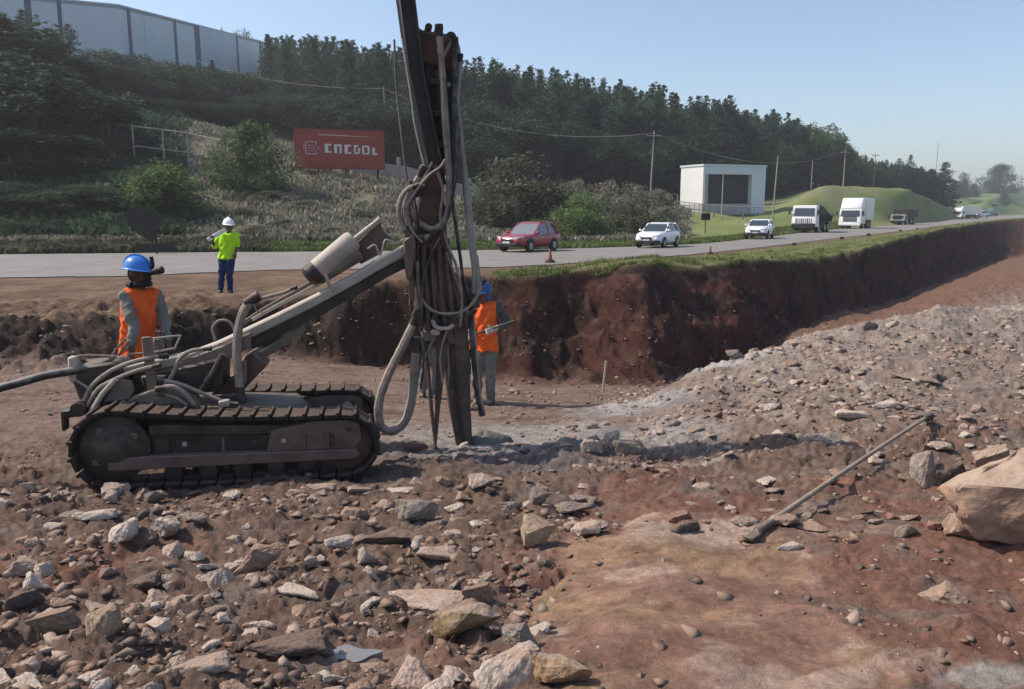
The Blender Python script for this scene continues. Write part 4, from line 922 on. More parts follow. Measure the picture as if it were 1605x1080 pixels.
def truck(name, label, cab, boxm, kind, L=7.5, W=2.4, H=3.3, cabL=1.7, glass=None, cat='truck'):
    t = thing(name, (0, 0, 0), label, cat); hl = L / 2; cb = .55; ch = H * (.98 if kind == 'tipper' else .66); glass = glass or M_glass
    w = W / 2
    secs = [[Vector((hl, w * .94, cb)), Vector((hl, w * .94, ch * .55)), Vector((hl, -w * .94, ch * .55)), Vector((hl, -w * .94, cb))],
            [Vector((hl - .04, w, cb)), Vector((hl - .06, w, ch * .6)), Vector((hl - .06, -w, ch * .6)), Vector((hl - .04, -w, cb))],
            [Vector((hl - .22, w, cb)), Vector((hl - .22, w * .95, ch)), Vector((hl - .22, -w * .95, ch)), Vector((hl - .22, -w, cb))],
            [Vector((hl - cabL, w, cb)), Vector((hl - cabL, w * .95, ch)), Vector((hl - cabL, -w * .95, ch)), Vector((hl - cabL, -w, cb))]]
    loft(secs).build('cab', cab, t, bevel=.04, smooth=30)
    zg0, zg1 = ch * .60, ch * .90
    xx = lambda z: hl - .06 - .16 * (z - ch * .6) / (ch * .4) + .012
    m = MB(); m.prism([(xx(zg0), -w * .84, zg0), (xx(zg0), w * .84, zg0), (xx(zg1), w * .80, zg1), (xx(zg1), -w * .80, zg1)], (.02, 0, .0)); m.build('windscreen', glass, t)
    for s in (1, -1):
        m = MB(); m.prism([(hl - .35, s * (w - .006), zg0 + .02), (hl - cabL + .45, s * (w - .006), zg0 + .02), (hl - cabL + .45, s * (w * .965), zg1), (hl - .42, s * (w * .965), zg1)], (0, s * .02, 0)); m.build('side_window', glass, t)
        m = MB(); m.sweep([(hl - .1, s * w, zg1 - .05), (hl + .08, s * (w + .18), zg1 - .1)], .03); m.box((hl + .08, s * (w + .2), (zg0 + zg1) / 2), (.06, .16, .42)); m.build('mirror', M_blackpl, t, bevel=.01)
        m = MB(); m.box((hl + .03, s * w * .72, cb + .12), (.06, .34, .18)); m.build('headlight', M_lamp, t, bevel=.02)
    if kind == 'tipper':
        m = MB()
        for i in range(9): m.box((hl + .01, (-.5 + i / 8) * W * .62, ch * .44), (.03, .05 if i % 3 else .09, ch * .17))
        m.build('grille', M_blackpl, t)
        m = MB(); m.box((hl + .05, 0, .62), (.24, W * .96, .52)); m.box((hl - .1, 0, .36), (.3, W * .8, .25)); m.build('bumper', M_blackpl, t, bevel=.08)
        # dark skip body with sloping top and raised tail
        zs = [(hl - cabL - .08, .95, H * .99), (hl - cabL - 1.2, .95, H * .93), (-hl + 1.4, .95, H * .72), (-hl + .75, .95, H * .62), (-hl + .1, 1.15, H * .64), (-hl - .35, 1.5, H * .66)]
        loft([[Vector((x, w * .98, zb)), Vector((x, w * 1.03, zt)), Vector((x, -w * 1.03, zt)), Vector((x, -w * .98, zb))] for x, zb, zt in zs]).build('tipper_body', boxm, t, bevel=.03, smooth=30)
        m = MB()
        for x in np.linspace(-hl + .6, hl - cabL - .4, 5):
            for s in (1, -1): m.sweep([(x, s * (w * 1.03 + .03), 1.0), (x, s * (w * 1.03 + .03), H * .66)], .1, .1)
        m.build('ribs', boxm, t)
    else:
        m = MB()
        for i in range(5): m.box((hl + .012, 0, cb + .28 + i * .13), (.03, W * .62, .07))
        m.build('grille', M_blackpl, t)
        m = MB(); m.box((hl + .05, 0, .5), (.2, W * .98, .3)); m.build('bumper', cab if kind == 'box' else M_blackpl, t, bevel=.04)
        zt = H; zb = 1.05
        loft([[Vector((x, w * 1.02, b0)), Vector((x, w * 1.02, tt)), Vector((x, -w * 1.02, tt)), Vector((x, -w * 1.02, b0))] for x, b0, tt in ((hl - cabL - .05, zb, zt), (-hl, zb, zt))]).build('cargo_box', boxm, t, bevel=.03)
        if kind == 'box':
            loft([[Vector((hl - .18, w * .9, ch)), Vector((hl - .3, w * .88, ch + .3)), Vector((hl - .3, -w * .88, ch + .3)), Vector((hl - .18, -w * .9, ch))],
                  [Vector((hl - .75, w * .95, ch)), Vector((hl - .85, w * .9, H)), Vector((hl - .85, -w * .9, H)), Vector((hl - .75, -w * .95, ch))],
                  [Vector((hl - cabL, w * .95, ch)), Vector((hl - cabL, w * .95, H + .02)), Vector((hl - cabL, -w * .95, H + .02)), Vector((hl - cabL, -w * .95, ch))]]).build('roof_fairing', cab, t, bevel=.03)
    m = MB(); m.box((-.3, 0, .72), (L - .6, W * .5, .28)); m.build('chassis', M_blackpl, t)
    for s in (1, -1): m = MB(); m.box((.1, s * w * .82, .66), (L * .36, .3, .55)); m.build('fuel_tank', M_blackpl, t, bevel=.05)
    for x in (hl - .95, -hl + 1.2, -hl + 2.25):
        for s in (1, -1): wheel(t, x, s * (w - .16), .48, .3)
    return t
def road_dir(px):
    i = (px - 802.5) / 1250; a = []
    for du in (-.03, .03): uq = np.array([i + du]); y = (_smooth_u(KY[9], uq) + _smooth_u(KY[10], uq)) / 2; a.append(((i + du) * y[0], y[0]))
    return math.atan2(a[0][1] - a[1][1], a[0][0] - a[1][0])
def place(t, px, py, turn=0, scale=1):
    p = at_z(px, py, ZR); u_ = np.array([(px - 802.5) / 1250]); yb = min(max(p.y, float(_smooth_u(KY[9], u_)[0]) * 1.06), float(_smooth_u(KY[10], u_)[0]) * .95); p = Vector((p.x / p.y * yb, yb, ZR + .03)); t.location = p; t.rotation_euler = (0, 0, math.atan2(-p.y, -p.x) - math.radians(turn)); t.scale = (scale,) * 3
place(car('red_car', 'red rounded car with grey glass driving along the road right of the drill mast', 'car', P_red, L=3.9, H=1.48, glass=M_glasspale, hood=.88), 829, 387.5, 34)
place(car('pickup_truck', 'white double cab pickup driving along the road in front of the olive scrub', 'pickup', P_white, L=4.0, W=1.72, H=1.5, bed=False, hood=.98), 1031, 381.5, 20, .92)
place(car('white_car', 'small white car with black bumper seen nearly head on ahead of the tipper truck', 'car', P_white, L=3.9, W=1.66, H=1.42), 1190, 373.5, 9)
place(truck('tipper_truck', 'white fronted tipper truck with black skip body following the small white car', P_truckw, P_black, 'tipper', L=5.2, W=2.3, H=2.6, cabL=1.0), 1272, 362.5, 17, 1.0)
place(truck('box_truck', 'tall white box truck between the black tipper truck and the small grey truck', P_truckw, P_truckw, 'box', L=5.2, W=2.5, H=3.5, cabL=1.8), 1341, 356, 15, 1.0)
place(truck('grey_truck', 'small grey fronted dark truck farthest along the near line of traffic', P_grey, P_black, 'van', L=5, W=2.1, H=2.25, cabL=1.2), 1416, 352, 20, 1.0)
place(truck('white_bus', 'white bus far down the road at the tail of the traffic', P_truckw, P_truckw, 'box', L=9, W=2.6, H=3.1, cabL=2.0, cat='bus'), 1515, 336.5, 30, 1.0)
place(car('far_white_car', 'pale car beside the white bus far down the road', 'car', P_white, L=4.6, W=1.8, H=1.6), 1537, 335.6, 35, 1.3)
place(truck('far_green_truck', 'pale green truck at the far end of the road', paint('green_truck_paint', (.10, .22, .19)), paint('green_truck_body', (.09, .20, .17)), 'van', L=6, W=2.4, H=3.0), 1554, 335, 30, 1.0)

# ---- traffic cones and lumps along the near edge of the road
M_cone = mat('dirty_orange_cone', (.30, .10, .045), .7, var=.3, scale=6); M_conedark = mat('dark_cone_base', (.03, .02, .018), .8, var=.3)
def cone(px, py, hpx, label):
    p = at_z(px, py, ZR); p.z = gz(p.x, p.y); h = hpx / 1250 * p.y; r = h * .2
    t = thing('traffic_cone', p, label, 'traffic cone', 'worn cones along the near road edge')
    m = MB(); m.lathe([(r * 1.9, 0), (r * 2.0, h * .08), (r * 1.5, h * .24), (r * .8, h * .3)], p, n=12); m.build('base', M_conedark, t)
    m = MB(); m.lathe([(r * .85, h * .28), (r * .5, h * .7), (r * .32, h), (r * .1, h * 1.01)], p, n=12); m.build('body', M_cone, t)
cone(862, 412, 22, 'worn orange cone on a dark lumpy base at the road edge below the red car')
cone(1113, 401, 13, 'small dark cone at the road edge right of the white pickup')
for i, (px, py, w) in enumerate(((1244, 387.5, 8), (1319, 376.5, 7), (1361, 371, 7), (1411, 363.5, 5), (1437, 360, 4))):
    p = at_z(px, py, ZR); p.z = gz(p.x, p.y); r = w / 2500 * p.y; m = MB(); m.lathe([(r * 1.0, 0), (r * 1.05, r * .35), (r * .75, r * .95), (r * .3, r * 1.15)], p, n=9)
    tag(m.build('road_marker', M_conedark, None, loc=p), 'low dark marker lump at the near road edge below the trucks', 'road marker', 'dark marker lumps along the road edge')
# ================================================================ crawler drill
RYAW = math.radians(9.5)
RA = Vector((math.cos(RYAW), math.sin(RYAW), 0)); RB = Vector((-math.sin(RYAW), math.cos(RYAW), 0))
_o = at(110, 758, 6.25)
RO = Vector((_o.x, _o.y, gz(_o.x, _o.y) - .03))      # near rear corner of the near track, on the ground
def RG(a, s, z): return RO + RA * a + RB * s + Vector((0, 0, z))
def RP(px, py, s): return on_plane(px, py, RO + RB * s, RB)
def RL(pts, s): return [RP(p[0], p[1], (p[2] if len(p) > 2 else s)) for p in pts]
def curve(pts, n=6):
    """Catmull-Rom through the points"""
    P = [Vector(p) for p in pts]; P = [P[0] * 2 - P[1]] + P + [P[-1] * 2 - P[-2]]; out = []
    for i in range(1, len(P) - 2):
        for j in range(n):
            t = j / n; out.append(.5 * ((2 * P[i]) + (P[i + 1] - P[i - 1]) * t + (2 * P[i - 1] - 5 * P[i] + 4 * P[i + 1] - P[i + 2]) * t * t + (3 * P[i] - P[i - 1] - 3 * P[i + 1] + P[i + 2]) * t**3))
    out.append(P[-2]); return out
DUST = (.25, .195, .152)
M_track = mat('muddy_track_steel', (.026, .019, .016), .85, var=.4, scale=7, bump=.6, bscale=30, dust=(.10, .068, .052), dustamt=.3)
M_frame = mat('rusty_frame_steel', (.125, .088, .072), .8, var=.3, scale=5, bump=.4, bscale=25, dust=(.19, .145, .12), dustamt=.5)
M_rust = mat('dark_rust_housing', (.095, .052, .040), .8, var=.3, scale=4, bump=.5, bscale=18, dust=(.17, .125, .105), dustamt=.4)
M_steel = mat('dusty_grey_steel', (.14, .115, .095), .65, var=.25, scale=5, bump=.3, bscale=30, dust=DUST, dustamt=.6)
M_dsteel = mat('dark_oily_steel', (.040, .033, .028), .6, var=.4, scale=6, bump=.3, bscale=30, dust=(.15, .115, .09), dustamt=.4)
M_beam = mat('dark_mast_steel', (.030, .026, .026), .6, var=.3, scale=3, bump=.3, bscale=15, dust=(.10, .085, .078), dustamt=.3)
M_mast = mat('grey_brown_mast_steel', (.10, .068, .056), .75, var=.3, scale=4, bump=.4, bscale=20, dust=(.20, .145, .118), dustamt=.45)
M_hose = mat('dusty_rubber_hose', (.19, .155, .13), .8, var=.3, scale=10, bump=.3, bscale=60, dust=(.34, .28, .235), dustamt=.7)
M_hosed = mat('dark_rubber_hose', (.028, .026, .026), .6, var=.3, scale=10, dust=(.22, .195, .175), dustamt=.55)
M_pale = mat('pale_dusty_steel', (.34, .29, .245), .6, var=.2, scale=6, bump=.2, bscale=40, dust=(.45, .385, .33), dustamt=.6)
M_cloth = mat('grey_dust_cloth', (.15, .135, .118), .95, var=.25, scale=6, bump=.5, bscale=20, dust=(.16, .145, .125), dustamt=.3)
M_strap = mat('greenish_flat_hose', (.25, .25, .21), .8, var=.2, scale=5, dust=(.34, .33, .29), dustamt=.5)

rig = thing('crawler_drill', RG(1.2, .65, 0), 'dusty tracked rock drill with a tall leaning mast wrapped in hoses', 'drill rig')
W3 = lambda m, nm, mt, par=None, **k: m.build(nm, mt, par or rig, **k)

def track(s0, s1, near):
    sm = (s0 + s1) / 2; w = s1 - s0; r1, r2 = .335, .275; c1, c2 = (.345, r1), (2.22, r2 + .005)
    # loop path in (a, z)
    loop = []
    for k in range(15):
        t = math.pi / 2 + math.pi * k / 14; loop.append((c1[0] + r1 * math.cos(t), c1[1] + r1 * math.sin(t)))
    for k in range(1, 16): t = k / 16; loop.append((c1[0] + (c2[0] - c1[0]) * t, 0.0 + .004 * math.sin(9 * t)))
    for k in range(13):
        t = -math.pi / 2 + math.pi * k / 12; loop.append((c2[0] + r2 * math.cos(t), c2[1] + r2 * math.sin(t)))
    for k in range(1, 18): t = k / 18; loop.append((c2[0] + (c1[0] - c2[0]) * t, (2 * r2 + .005) * (1 - t) + 2 * r1 * t - .035 * math.sin(math.pi * t)))
    P_ = [Vector((a, z)) for a, z in loop]; L_ = [0]
    for a, c in zip(P_, P_[1:] + P_[:1]): L_.append(L_[-1] + (c - a).length)
    tot = L_[-1]; ns = 40; chain = MB()
    def pt(d):
        d %= tot; i = max(0, np.searchsorted(L_, d, side='right') - 1); i = min(i, len(P_) - 1); a, c = P_[i], P_[(i + 1) % len(P_)]; return a.lerp(c, (d - L_[i]) / max(1e-6, L_[i + 1] - L_[i]))
    cen = Vector((1.25, .3))
    for k in range(ns):
        p, q = pt(tot * k / ns + .006), pt(tot * (k + 1) / ns - .006); mdir = (q - p).normalized(); nrm = Vector((mdir.y, -mdir.x))
        mid = (p + q) / 2
        if nrm.dot(mid - cen) < 0: nrm = -nrm
        g0, g1 = p, p.lerp(q, .22)
        for (x, y, t0, t1, ws) in ((p, q, -.022, .012, w), (g0, g1, .012, .03, w), (p, q, -.06, -.02, w * .45)):
            poly = [x + nrm * t0, y + nrm * t0, y + nrm * t1, x + nrm * t1]
            chain.prism([RG(v.x, sm - ws / 2, v.y) for v in poly], RB * ws)
    tr = W3(chain, 'track', M_track, bevel=.004)
    # wheels, rollers, side frame
    m = MB(); m.lathe([(.02, -.05), (r1 - .07, -.05), (r1 - .06, 0), (.16, .03), (.06, .06), (.02, .06)], RG(c1[0], s0 + .08, c1[1]), -RB, 26); W3(m, 'drive_wheel', M_dsteel, tr)
    for q in range(4):
        an = .6 + q * math.pi / 2; m = MB(); m.box(RG(c1[0] + .19 * math.cos(an), s0 + .07, c1[1] + .19 * math.sin(an)), (.05, .03, .05), Matrix.Rotation(RYAW, 3, 'Z')); W3(m, 'wheel_lug', M_frame, tr)
    m = MB(); m.lathe([(.02, -.05), (r2 - .07, -.05), (r2 - .06, 0), (.12, .02), (.05, .05), (.02, .05)], RG(c2[0], s0 + .10, c2[1]), -RB, 24); W3(m, 'idler_wheel', M_rust, tr)
    if not near:
        m = MB(); m.lathe([(.01, 0), (.055, 0), (.055, .02), (.01, .02)], RG(c2[0] - .02, s0 + .045, c2[1] + .1), -RB, 14); W3(m, 'hub_hole_disc', M_pale, tr)  # pale disc painted as the bright hole in the wheel
    for a in (.78, 1.06, 1.34, 1.62, 1.88):
        m = MB(); m.lathe([(.02, -.09), (.075, -.09), (.075, 0), (.05, .02), (.02, .02)], RG(a, s0 + .1, .10), -RB, 14); W3(m, 'track_roller', M_dsteel, tr)
    fr = MB()
    f = lambda pts, d0, d1: fr.prism([RG(a, s0 + d0, z) for a, z in pts], RB * (d1 - d0))
    f([(.28, .155), (2.3, .155), (2.34, .20), (2.3, .245), (.30, .265)], .035, .22)
    side = W3(fr, 'side_frame', M_frame, tr, bevel=.008)
    fr = MB()
    f([(1.55, .25), (2.3, .25), (2.36, .33), (2.34, .47), (2.24, .5), (1.95, .5), (1.6, .44)], .05, .2); W3(fr, 'side_plate', M_frame, tr, bevel=.01)
    fr = MB(); f([(.62, .44), (1.7, .40), (1.72, .47), (.62, .52)], .06, .2); W3(fr, 'upper_rail', M_dsteel, tr, bevel=.008)
    fr = MB(); f([(.6, .26), (1.6, .26), (1.6, .42), (.6, .46)], .12, .2); W3(fr, 'inner_web', M_dsteel, tr)
    for a in (1.2, 1.86, 2.06):
        fr = MB(); f([(a, .24), (a + .018, .24), (a + .018, .40), (a, .40)], .028, .05); W3(fr, 'stiffener', M_frame, tr)
    for a, z in ((1.45, .345), (1.7, .35), (2.1, .30), (2.1, .37), (.9, .36), (2.25, .42)):
        m = MB(); m.lathe([(.005, 0), (.022, 0), (.022, .018), (.005, .018)], RG(a, s0 + .045, z), -RB, 6); W3(m, 'bolt', M_pale if a in (1.7, .9) else M_dsteel, tr)
track(0, .30, True); track(.98, 1.28, False)

# ---- chassis between the tracks
m = MB(); m.prism([RG(a, .32, z) for a, z in ((.45, .28), (1.75, .28), (1.9, .38), (1.75, .56), (1.0, .60), (.42, .58))], RB * .64); ch = W3(m, 'chassis', M_dsteel, bevel=.02)
for a in (.7, 1.55): m = MB(); m.box(RG(a, .65, .33), (.12, 1.1, .12), Matrix.Rotation(RYAW, 3, 'Z')); W3(m, 'axle', M_dsteel)
m = MB(); m.prism(RL([(112, 598), (120, 575), (178, 568), (200, 590), (200, 640), (150, 645), (128, 640)], .45), RB * .38); W3(m, 'valve_block', M_dsteel, bevel=.02)
m = MB(); m.prism(RL([(206, 590), (300, 572), (352, 560), (352, 604), (316, 618), (240, 622), (206, 626)], .5), RB * .3); W3(m, 'turntable', M_dsteel, bevel=.02)
# plates and guards on the deck
m = MB(); m.prism(RL([(163, 630), (183, 594), (206, 597), (210, 612), (203, 626)], .34), RB * .03); W3(m, 'guard_plate', M_steel, bevel=.004)
m = MB(); m.prism(RL([(160, 641), (192, 629), (197, 633), (192, 643)], .30), RB * .06); W3(m, 'deck_plate', M_pale)
m = MB(); m.prism(RL([(192, 640), (200, 626), (252, 607), (275, 610), (300, 626), (312, 645)], .34), RB * .28); W3(m, 'hood', M_steel, bevel=.015)
m = MB(); m.tube(RL([(145, 642), (160, 618), (182, 594)], .32), .022, 8); W3(m, 'lever_bar', M_pale)
m = MB(); m.prism(RL([(221, 529), (236, 528), (248, 618), (232, 622)], .40), RB * .035); W3(m, 'control_post', M_steel, bevel=.006)
m = MB(); m.prism(RL([(220, 590), (258, 590), (262, 612), (228, 622)], .42), RB * .2); W3(m, 'post_bracket', M_dsteel, bevel=.01)
# dust pan plate at the front, half dark red
m = MB(); m.prism(RL([(330, 620), (344, 602), (372, 590), (384, 560), (396, 552), (418, 574), (402, 590), (378, 616)], .60), RB * .3); W3(m, 'front_bracket', M_rust, bevel=.012)
m = MB(); m.prism(RL([(372, 616), (372, 570), (386, 565), (386, 600)], .52), RB * .06); W3(m, 'front_link', M_steel, bevel=.006)
m = MB(); m.tube(RL([(316, 612), (334, 585), (350, 555)], .46), .028, 8); W3(m, 'boom_ram', M_dsteel)
m = MB(); m.sweep(RL([(404, 560), (430, 545), (476, 513)], .80), .05, .07); W3(m, 'lower_strut', M_steel, bevel=.006)
m = MB(); m.box(RP(352, 632, .33), (.09, .08, .06), Matrix.Rotation(RYAW, 3, 'Z')); m2 = W3(m, 'valve', M_pale, bevel=.01)
# rear bracket and box of rails
m = MB(); m.box(RP(117, 578, .5), (.07, .1, .22), Matrix.Rotation(RYAW, 3, 'Z')); W3(m, 'rear_bracket', M_pale, bevel=.012)
for pts in ([(112, 560), (138, 557), (182, 559)], [(182, 559), (160, 574), (140, 576)], [(112, 592), (150, 575), (182, 559)]):
    m = MB(); m.tube(RL(pts, .52), .014, 6); W3(m, 'rear_rail', M_steel)
m = MB(); m.prism(RL([(94, 645), (118, 643), (118, 654), (102, 656), (102, 676), (97, 676)], .35), RB * .1); W3(m, 'tow_hitch', M_dsteel, bevel=.006)
m = MB(); m.lathe([(.02, 0), (.06, 0), (.065, .02), (.065, .12), (.05, .14)], RP(121, 643, .3), RB, 14); W3(m, 'hose_coupling', M_dsteel)
# operator's control tray: wire basket with lever housings
B_ = [RP(233, 531, .55), RP(283, 526, .55), RP(283, 526, .85), RP(233, 531, .85)]
Bl = [RP(240, 552, .58), RP(274, 546, .58), RP(274, 546, .82), RP(240, 552, .82)]
m = MB(); m.tube(B_ + B_[:1], .009, 6); tray = W3(m, 'control_tray', M_pale)
m = MB(); m.tube(Bl + Bl[:1], .009, 6); W3(m, 'tray_floor_rail', M_pale, tray)
for a, c in zip(B_, Bl): m = MB(); m.tube([a, c], .008, 6); W3(m, 'tray_strut', M_pale, tray)
m = MB(); m.box(RP(249, 540, .66), (.075, .1, .12), Matrix.Rotation(RYAW, 3, 'Z')); W3(m, 'lever_housing', M_steel, tray, bevel=.015)
for dx in (-5, 1, 7):
    m = MB(); m.tube(RL([(249 + dx, 535), (250 + dx, 522)], .62 + dx * .008), .008, 6); m.ball(RP(250 + dx, 521, .62 + dx * .008), .014, 8, 6); W3(m, 'control_lever', M_dsteel, tray)
for pts in ([(196, 531), (182, 548), (176, 556)], [(204, 533), (192, 550), (186, 557)], [(250, 552), (253, 560)], [(200, 556), (230, 553), (268, 548)]):
    m = MB(); m.tube(RL(pts, .7), .012, 6); W3(m, 'support_rod', M_steel)

# ---- boom
bpts = [(196, 574), (225, 566), (262, 560), (302, 551), (345, 535), (392, 513), (440, 490), (500, 460), (560, 427), (602, 402), (640, 382)]
def bs(px): return .55 + .38 * max(0, min(1, (px - 200) / 440))
m = MB(); m.sweep([RP(x, y + 7, bs(x)) for x, y in bpts], .15, .085); boom = W3(m, 'boom', M_pale, bevel=.012)
low = [RP(x, y + 26, bs(x) + .02) for x, y in bpts[5:]]; m = MB(); m.sweep(low, .11, .09); W3(m, 'boom_underside', M_dsteel, boom, bevel=.01)  # darker steel puts the shade of the boom's lower side into its colour
m = MB(); m.prism(RL([(215, 572), (262, 567), (304, 558), (350, 541), (392, 522), (392, 545), (352, 566), (345, 610), (322, 612), (310, 585), (262, 592), (222, 590)], .55), RB * .1); W3(m, 'boom_root', M_steel, boom, bevel=.012)
m = MB(); m.sweep([RP(x, y - 10, bs(x) + .10) for x, y in ((395, 511), (440, 486), (500, 455), (560, 420), (600, 396))], .035, .03); W3(m, 'boom_rail', M_pale, boom)
m = MB(); m.sweep([RP(x, y - 16, bs(x) + .14) for x, y in ((370, 530), (415, 500), (455, 478), (500, 452))], .04, .035); W3(m, 'boom_rail', M_steel, boom)
# ram cylinders lying on the boom
a0, a1 = RP(494, 426, .85), RP(556, 374, .9); d = (a1 - a0).normalized(); L_ = (a1 - a0).length
m = MB(); m.lathe([(.04, 0), (.098, .0), (.1, .03), (.1, L_ - .04), (.085, L_ - .01), (.04, L_)], a0, d, 20); cyl = W3(m, 'feed_cylinder', M_pale, boom)
m = MB(); m.lathe([(.03, -.1), (.07, -.1), (.104, -.06), (.104, .03), (.03, .03)], a0, d, 20); W3(m, 'cylinder_cap', M_dsteel, cyl)
a0b, a1b = RP(555, 376, .9), RP(596, 344, .92); m = MB(); m.tube([a0b, a0b.lerp(a1b, .9), a1b], [.028, .028, .034], 10); W3(m, 'cylinder_rod', M_pale, cyl)
m = MB(); m.prism(RL([(562, 378), (596, 346), (600, 362), (612, 372), (596, 398), (566, 414), (552, 404)], .95), RB * .04); W3(m, 'cylinder_bracket', M_frame, cyl, bevel=.005)
a0, a1 = RP(508, 432, .88), RP(566, 397, .9); d = (a1 - a0).normalized(); L_ = (a1 - a0).length
m = MB(); m.lathe([(.02, 0), (.06, .0), (.062, L_ - .02), (.03, L_)], a0, d, 16); W3(m, 'lift_cylinder', M_steel, boom)
m = MB(); m.prism(RL([(484, 440), (486, 424), (496, 414), (512, 432), (508, 444)], .8), RB * .16); W3(m, 'cylinder_clevis', M_dsteel, boom, bevel=.01)
m = MB(); m.sweep(RL([(510, 430), (516, 446), (520, 462)], .7), .02, .03); W3(m, 'chain_hook', M_pale, boom)
m = MB(); m.tube(curve(RL([(576, 390), (588, 384), (596, 400), (604, 376), (620, 382), (634, 374)], .85), 5), .011, 6); W3(m, 'grease_line', M_pale, boom)
m = MB(); m.prism(RL([(632, 378), (648, 366), (652, 384), (646, 436), (638, 440), (634, 412)], .80), RB * .2); W3(m, 'mast_bracket', M_frame, boom, bevel=.012)
def hose(pts, s, r, mt=M_hose, nm='hose', n=6, par=None):
    m = MB(); cv = curve(RL(pts, s), n); rn = random.Random(len(pts) * 31 + int(pts[0][0])); m.tube(cv, [r * (1 + .07 * rn.uniform(-1, 1)) for _ in cv], 8); h_ = W3(m, nm, mt, par)
    if r >= .014 and nm == 'hose' and mt is not M_mast:
        for e0, e1 in ((cv[0], cv[1]), (cv[-1], cv[-2])):
            d = (e1 - e0).normalized(); m = MB(); m.lathe([(r * .8, -.012), (r * 1.25, -.01), (r * 1.3, r * 1.2), (r * 1.12, r * 1.5), (r * 1.12, r * 3.2), (r * .8, r * 3.4)], e0, d, 10); c_ = m.build('coupling', M_dsteel, h_ if par is None else par)
    return h_
# ---- hoses over the chassis
hose([(128, 642), (142, 608), (168, 585), (200, 570), (240, 560), (262, 558)], .40, .020)
hose([(132, 646), (152, 612), (178, 596), (212, 582), (250, 572)], .36, .018)
hose([(226, 632), (256, 607), (272, 584), (282, 562), (300, 550), (330, 546)], .36, .017)
hose([(248, 595), (282, 602), (316, 616), (352, 630), (372, 634)], .33, .017)
hose([(246, 610), (270, 606), (288, 616), (302, 632), (312, 645)], .28, .021)
hose([(250, 618), (276, 624), (300, 640)], .29, .014)
hose([(378, 628), (374, 590), (371, 550), (374, 515), (382, 488), (396, 470), (405, 464)], .50, .040)
hose([(337, 533), (333, 515), (343, 503), (358, 504), (367, 516), (370, 530)], .60, .013)
hose([(402, 470), (424, 464), (446, 458), (464, 450)], .70, .016)
hose([(398, 476), (402, 486), (412, 490)], .62, .007)
hose([(118, 596), (140, 610), (150, 625)], .4, .012)

# ---- mast
def mx(y): return 727 + (y - 702) * (99 / 742.0)
def plank(pts_l, pts_r, s, dep, nm, mt, par=None, bevel=.008):
    m = MB(); m.prism(RL(pts_l, s) + RL(list(reversed(pts_r)), s), RB * dep); return W3(m, nm, mt, par, bevel=bevel)
feed = plank([(617, -60), (640, 110), (662, 215), (676, 275)], [(642, -60), (664, 110), (684, 215), (700, 290)], .98, .20, 'feed_beam', M_beam, bevel=.012)
for off in (-1.5, 26):
    m = MB(); m.sweep(RL([(616 + off, -60), (639 + off * .92, 110), (661 + off * .85, 215), (675 + off * .85, 275)], .965), .022, .03); W3(m, 'beam_flange', M_dsteel if off > 0 else M_steel, feed)
low_beam = plank([(694, 470), (694, 560), (704, 640), (716, 700)], [(732, 470), (736, 560), (738, 640), (741, 703)], 1.02, .16, 'lower_mast', M_mast, bevel=.012)
m = MB(); m.sweep(RL([(708, 470), (711, 560), (718, 640), (727, 700)], 1.005), .03, .02); W3(m, 'mast_groove', M_dsteel, low_beam)
m = MB(); m.sweep(RL([(717, 699), (741, 703)], 1.09), .19, .05); W3(m, 'mast_foot', M_dsteel, low_beam, bevel=.008)
m = MB(); m.tube(RL([(731, 690), (734, 712)], 1.1), .03, 8); W3(m, 'drill_rod', M_dsteel)
# upper works: head block with sheaves and the drifter hanging below it
head = plank([(650, 38), (652, 96), (676, 104)], [(662, 46), (700, 52), (716, 62), (722, 74), (724, 96), (706, 112)], 1.04, .24, 'mast_head', M_rust, bevel=.03)
for px, py, r in ((672, 42, .034), (688, 46, .04), (707, 58, .05)):
    m = MB(); m.lathe([(.012, 0), (r, 0), (r, .05), (r * .8, .06), (r * .8, .14), (r, .15), (r, .2), (.012, .2)], RP(px, py, 1.05), RB, 14); W3(m, 'sheave', M_dsteel, head)
plank([(664, 100), (672, 170), (684, 250)], [(712, 108), (716, 170), (712, 255)], 1.08, .14, 'drifter', M_dsteel, bevel=.02)
m = MB(); m.tube(RL([(690, 110), (697, 180), (702, 250)], 1.04), .055, 12); W3(m, 'drifter_cylinder', M_rust)
for y, w in ((128, 30), (178, 26), (228, 22)):
    m = MB(); m.sweep(RL([(mx(y) + 24, y), (mx(y) + 24 + w, y + 3)], 1.0), .05, .05); W3(m, 'clamp', M_dsteel, bevel=.006)
m = MB(); m.ball(RP(704, 133, .98), .02, 10, 8); W3(m, 'bolt_head', M_pale)
m = MB(); m.prism(RL([(676, 254), (690, 275), (699, 330), (702, 392), (646, 392), (652, 330), (662, 285)], .93), RB * .22); W3(m, 'hose_guide', M_rust, bevel=.02)
m = MB(); m.sweep(RL([(677, 254), (664, 282), (654, 330), (648, 385)], .925), .03, .018); W3(m, 'guide_edge', M_pale)
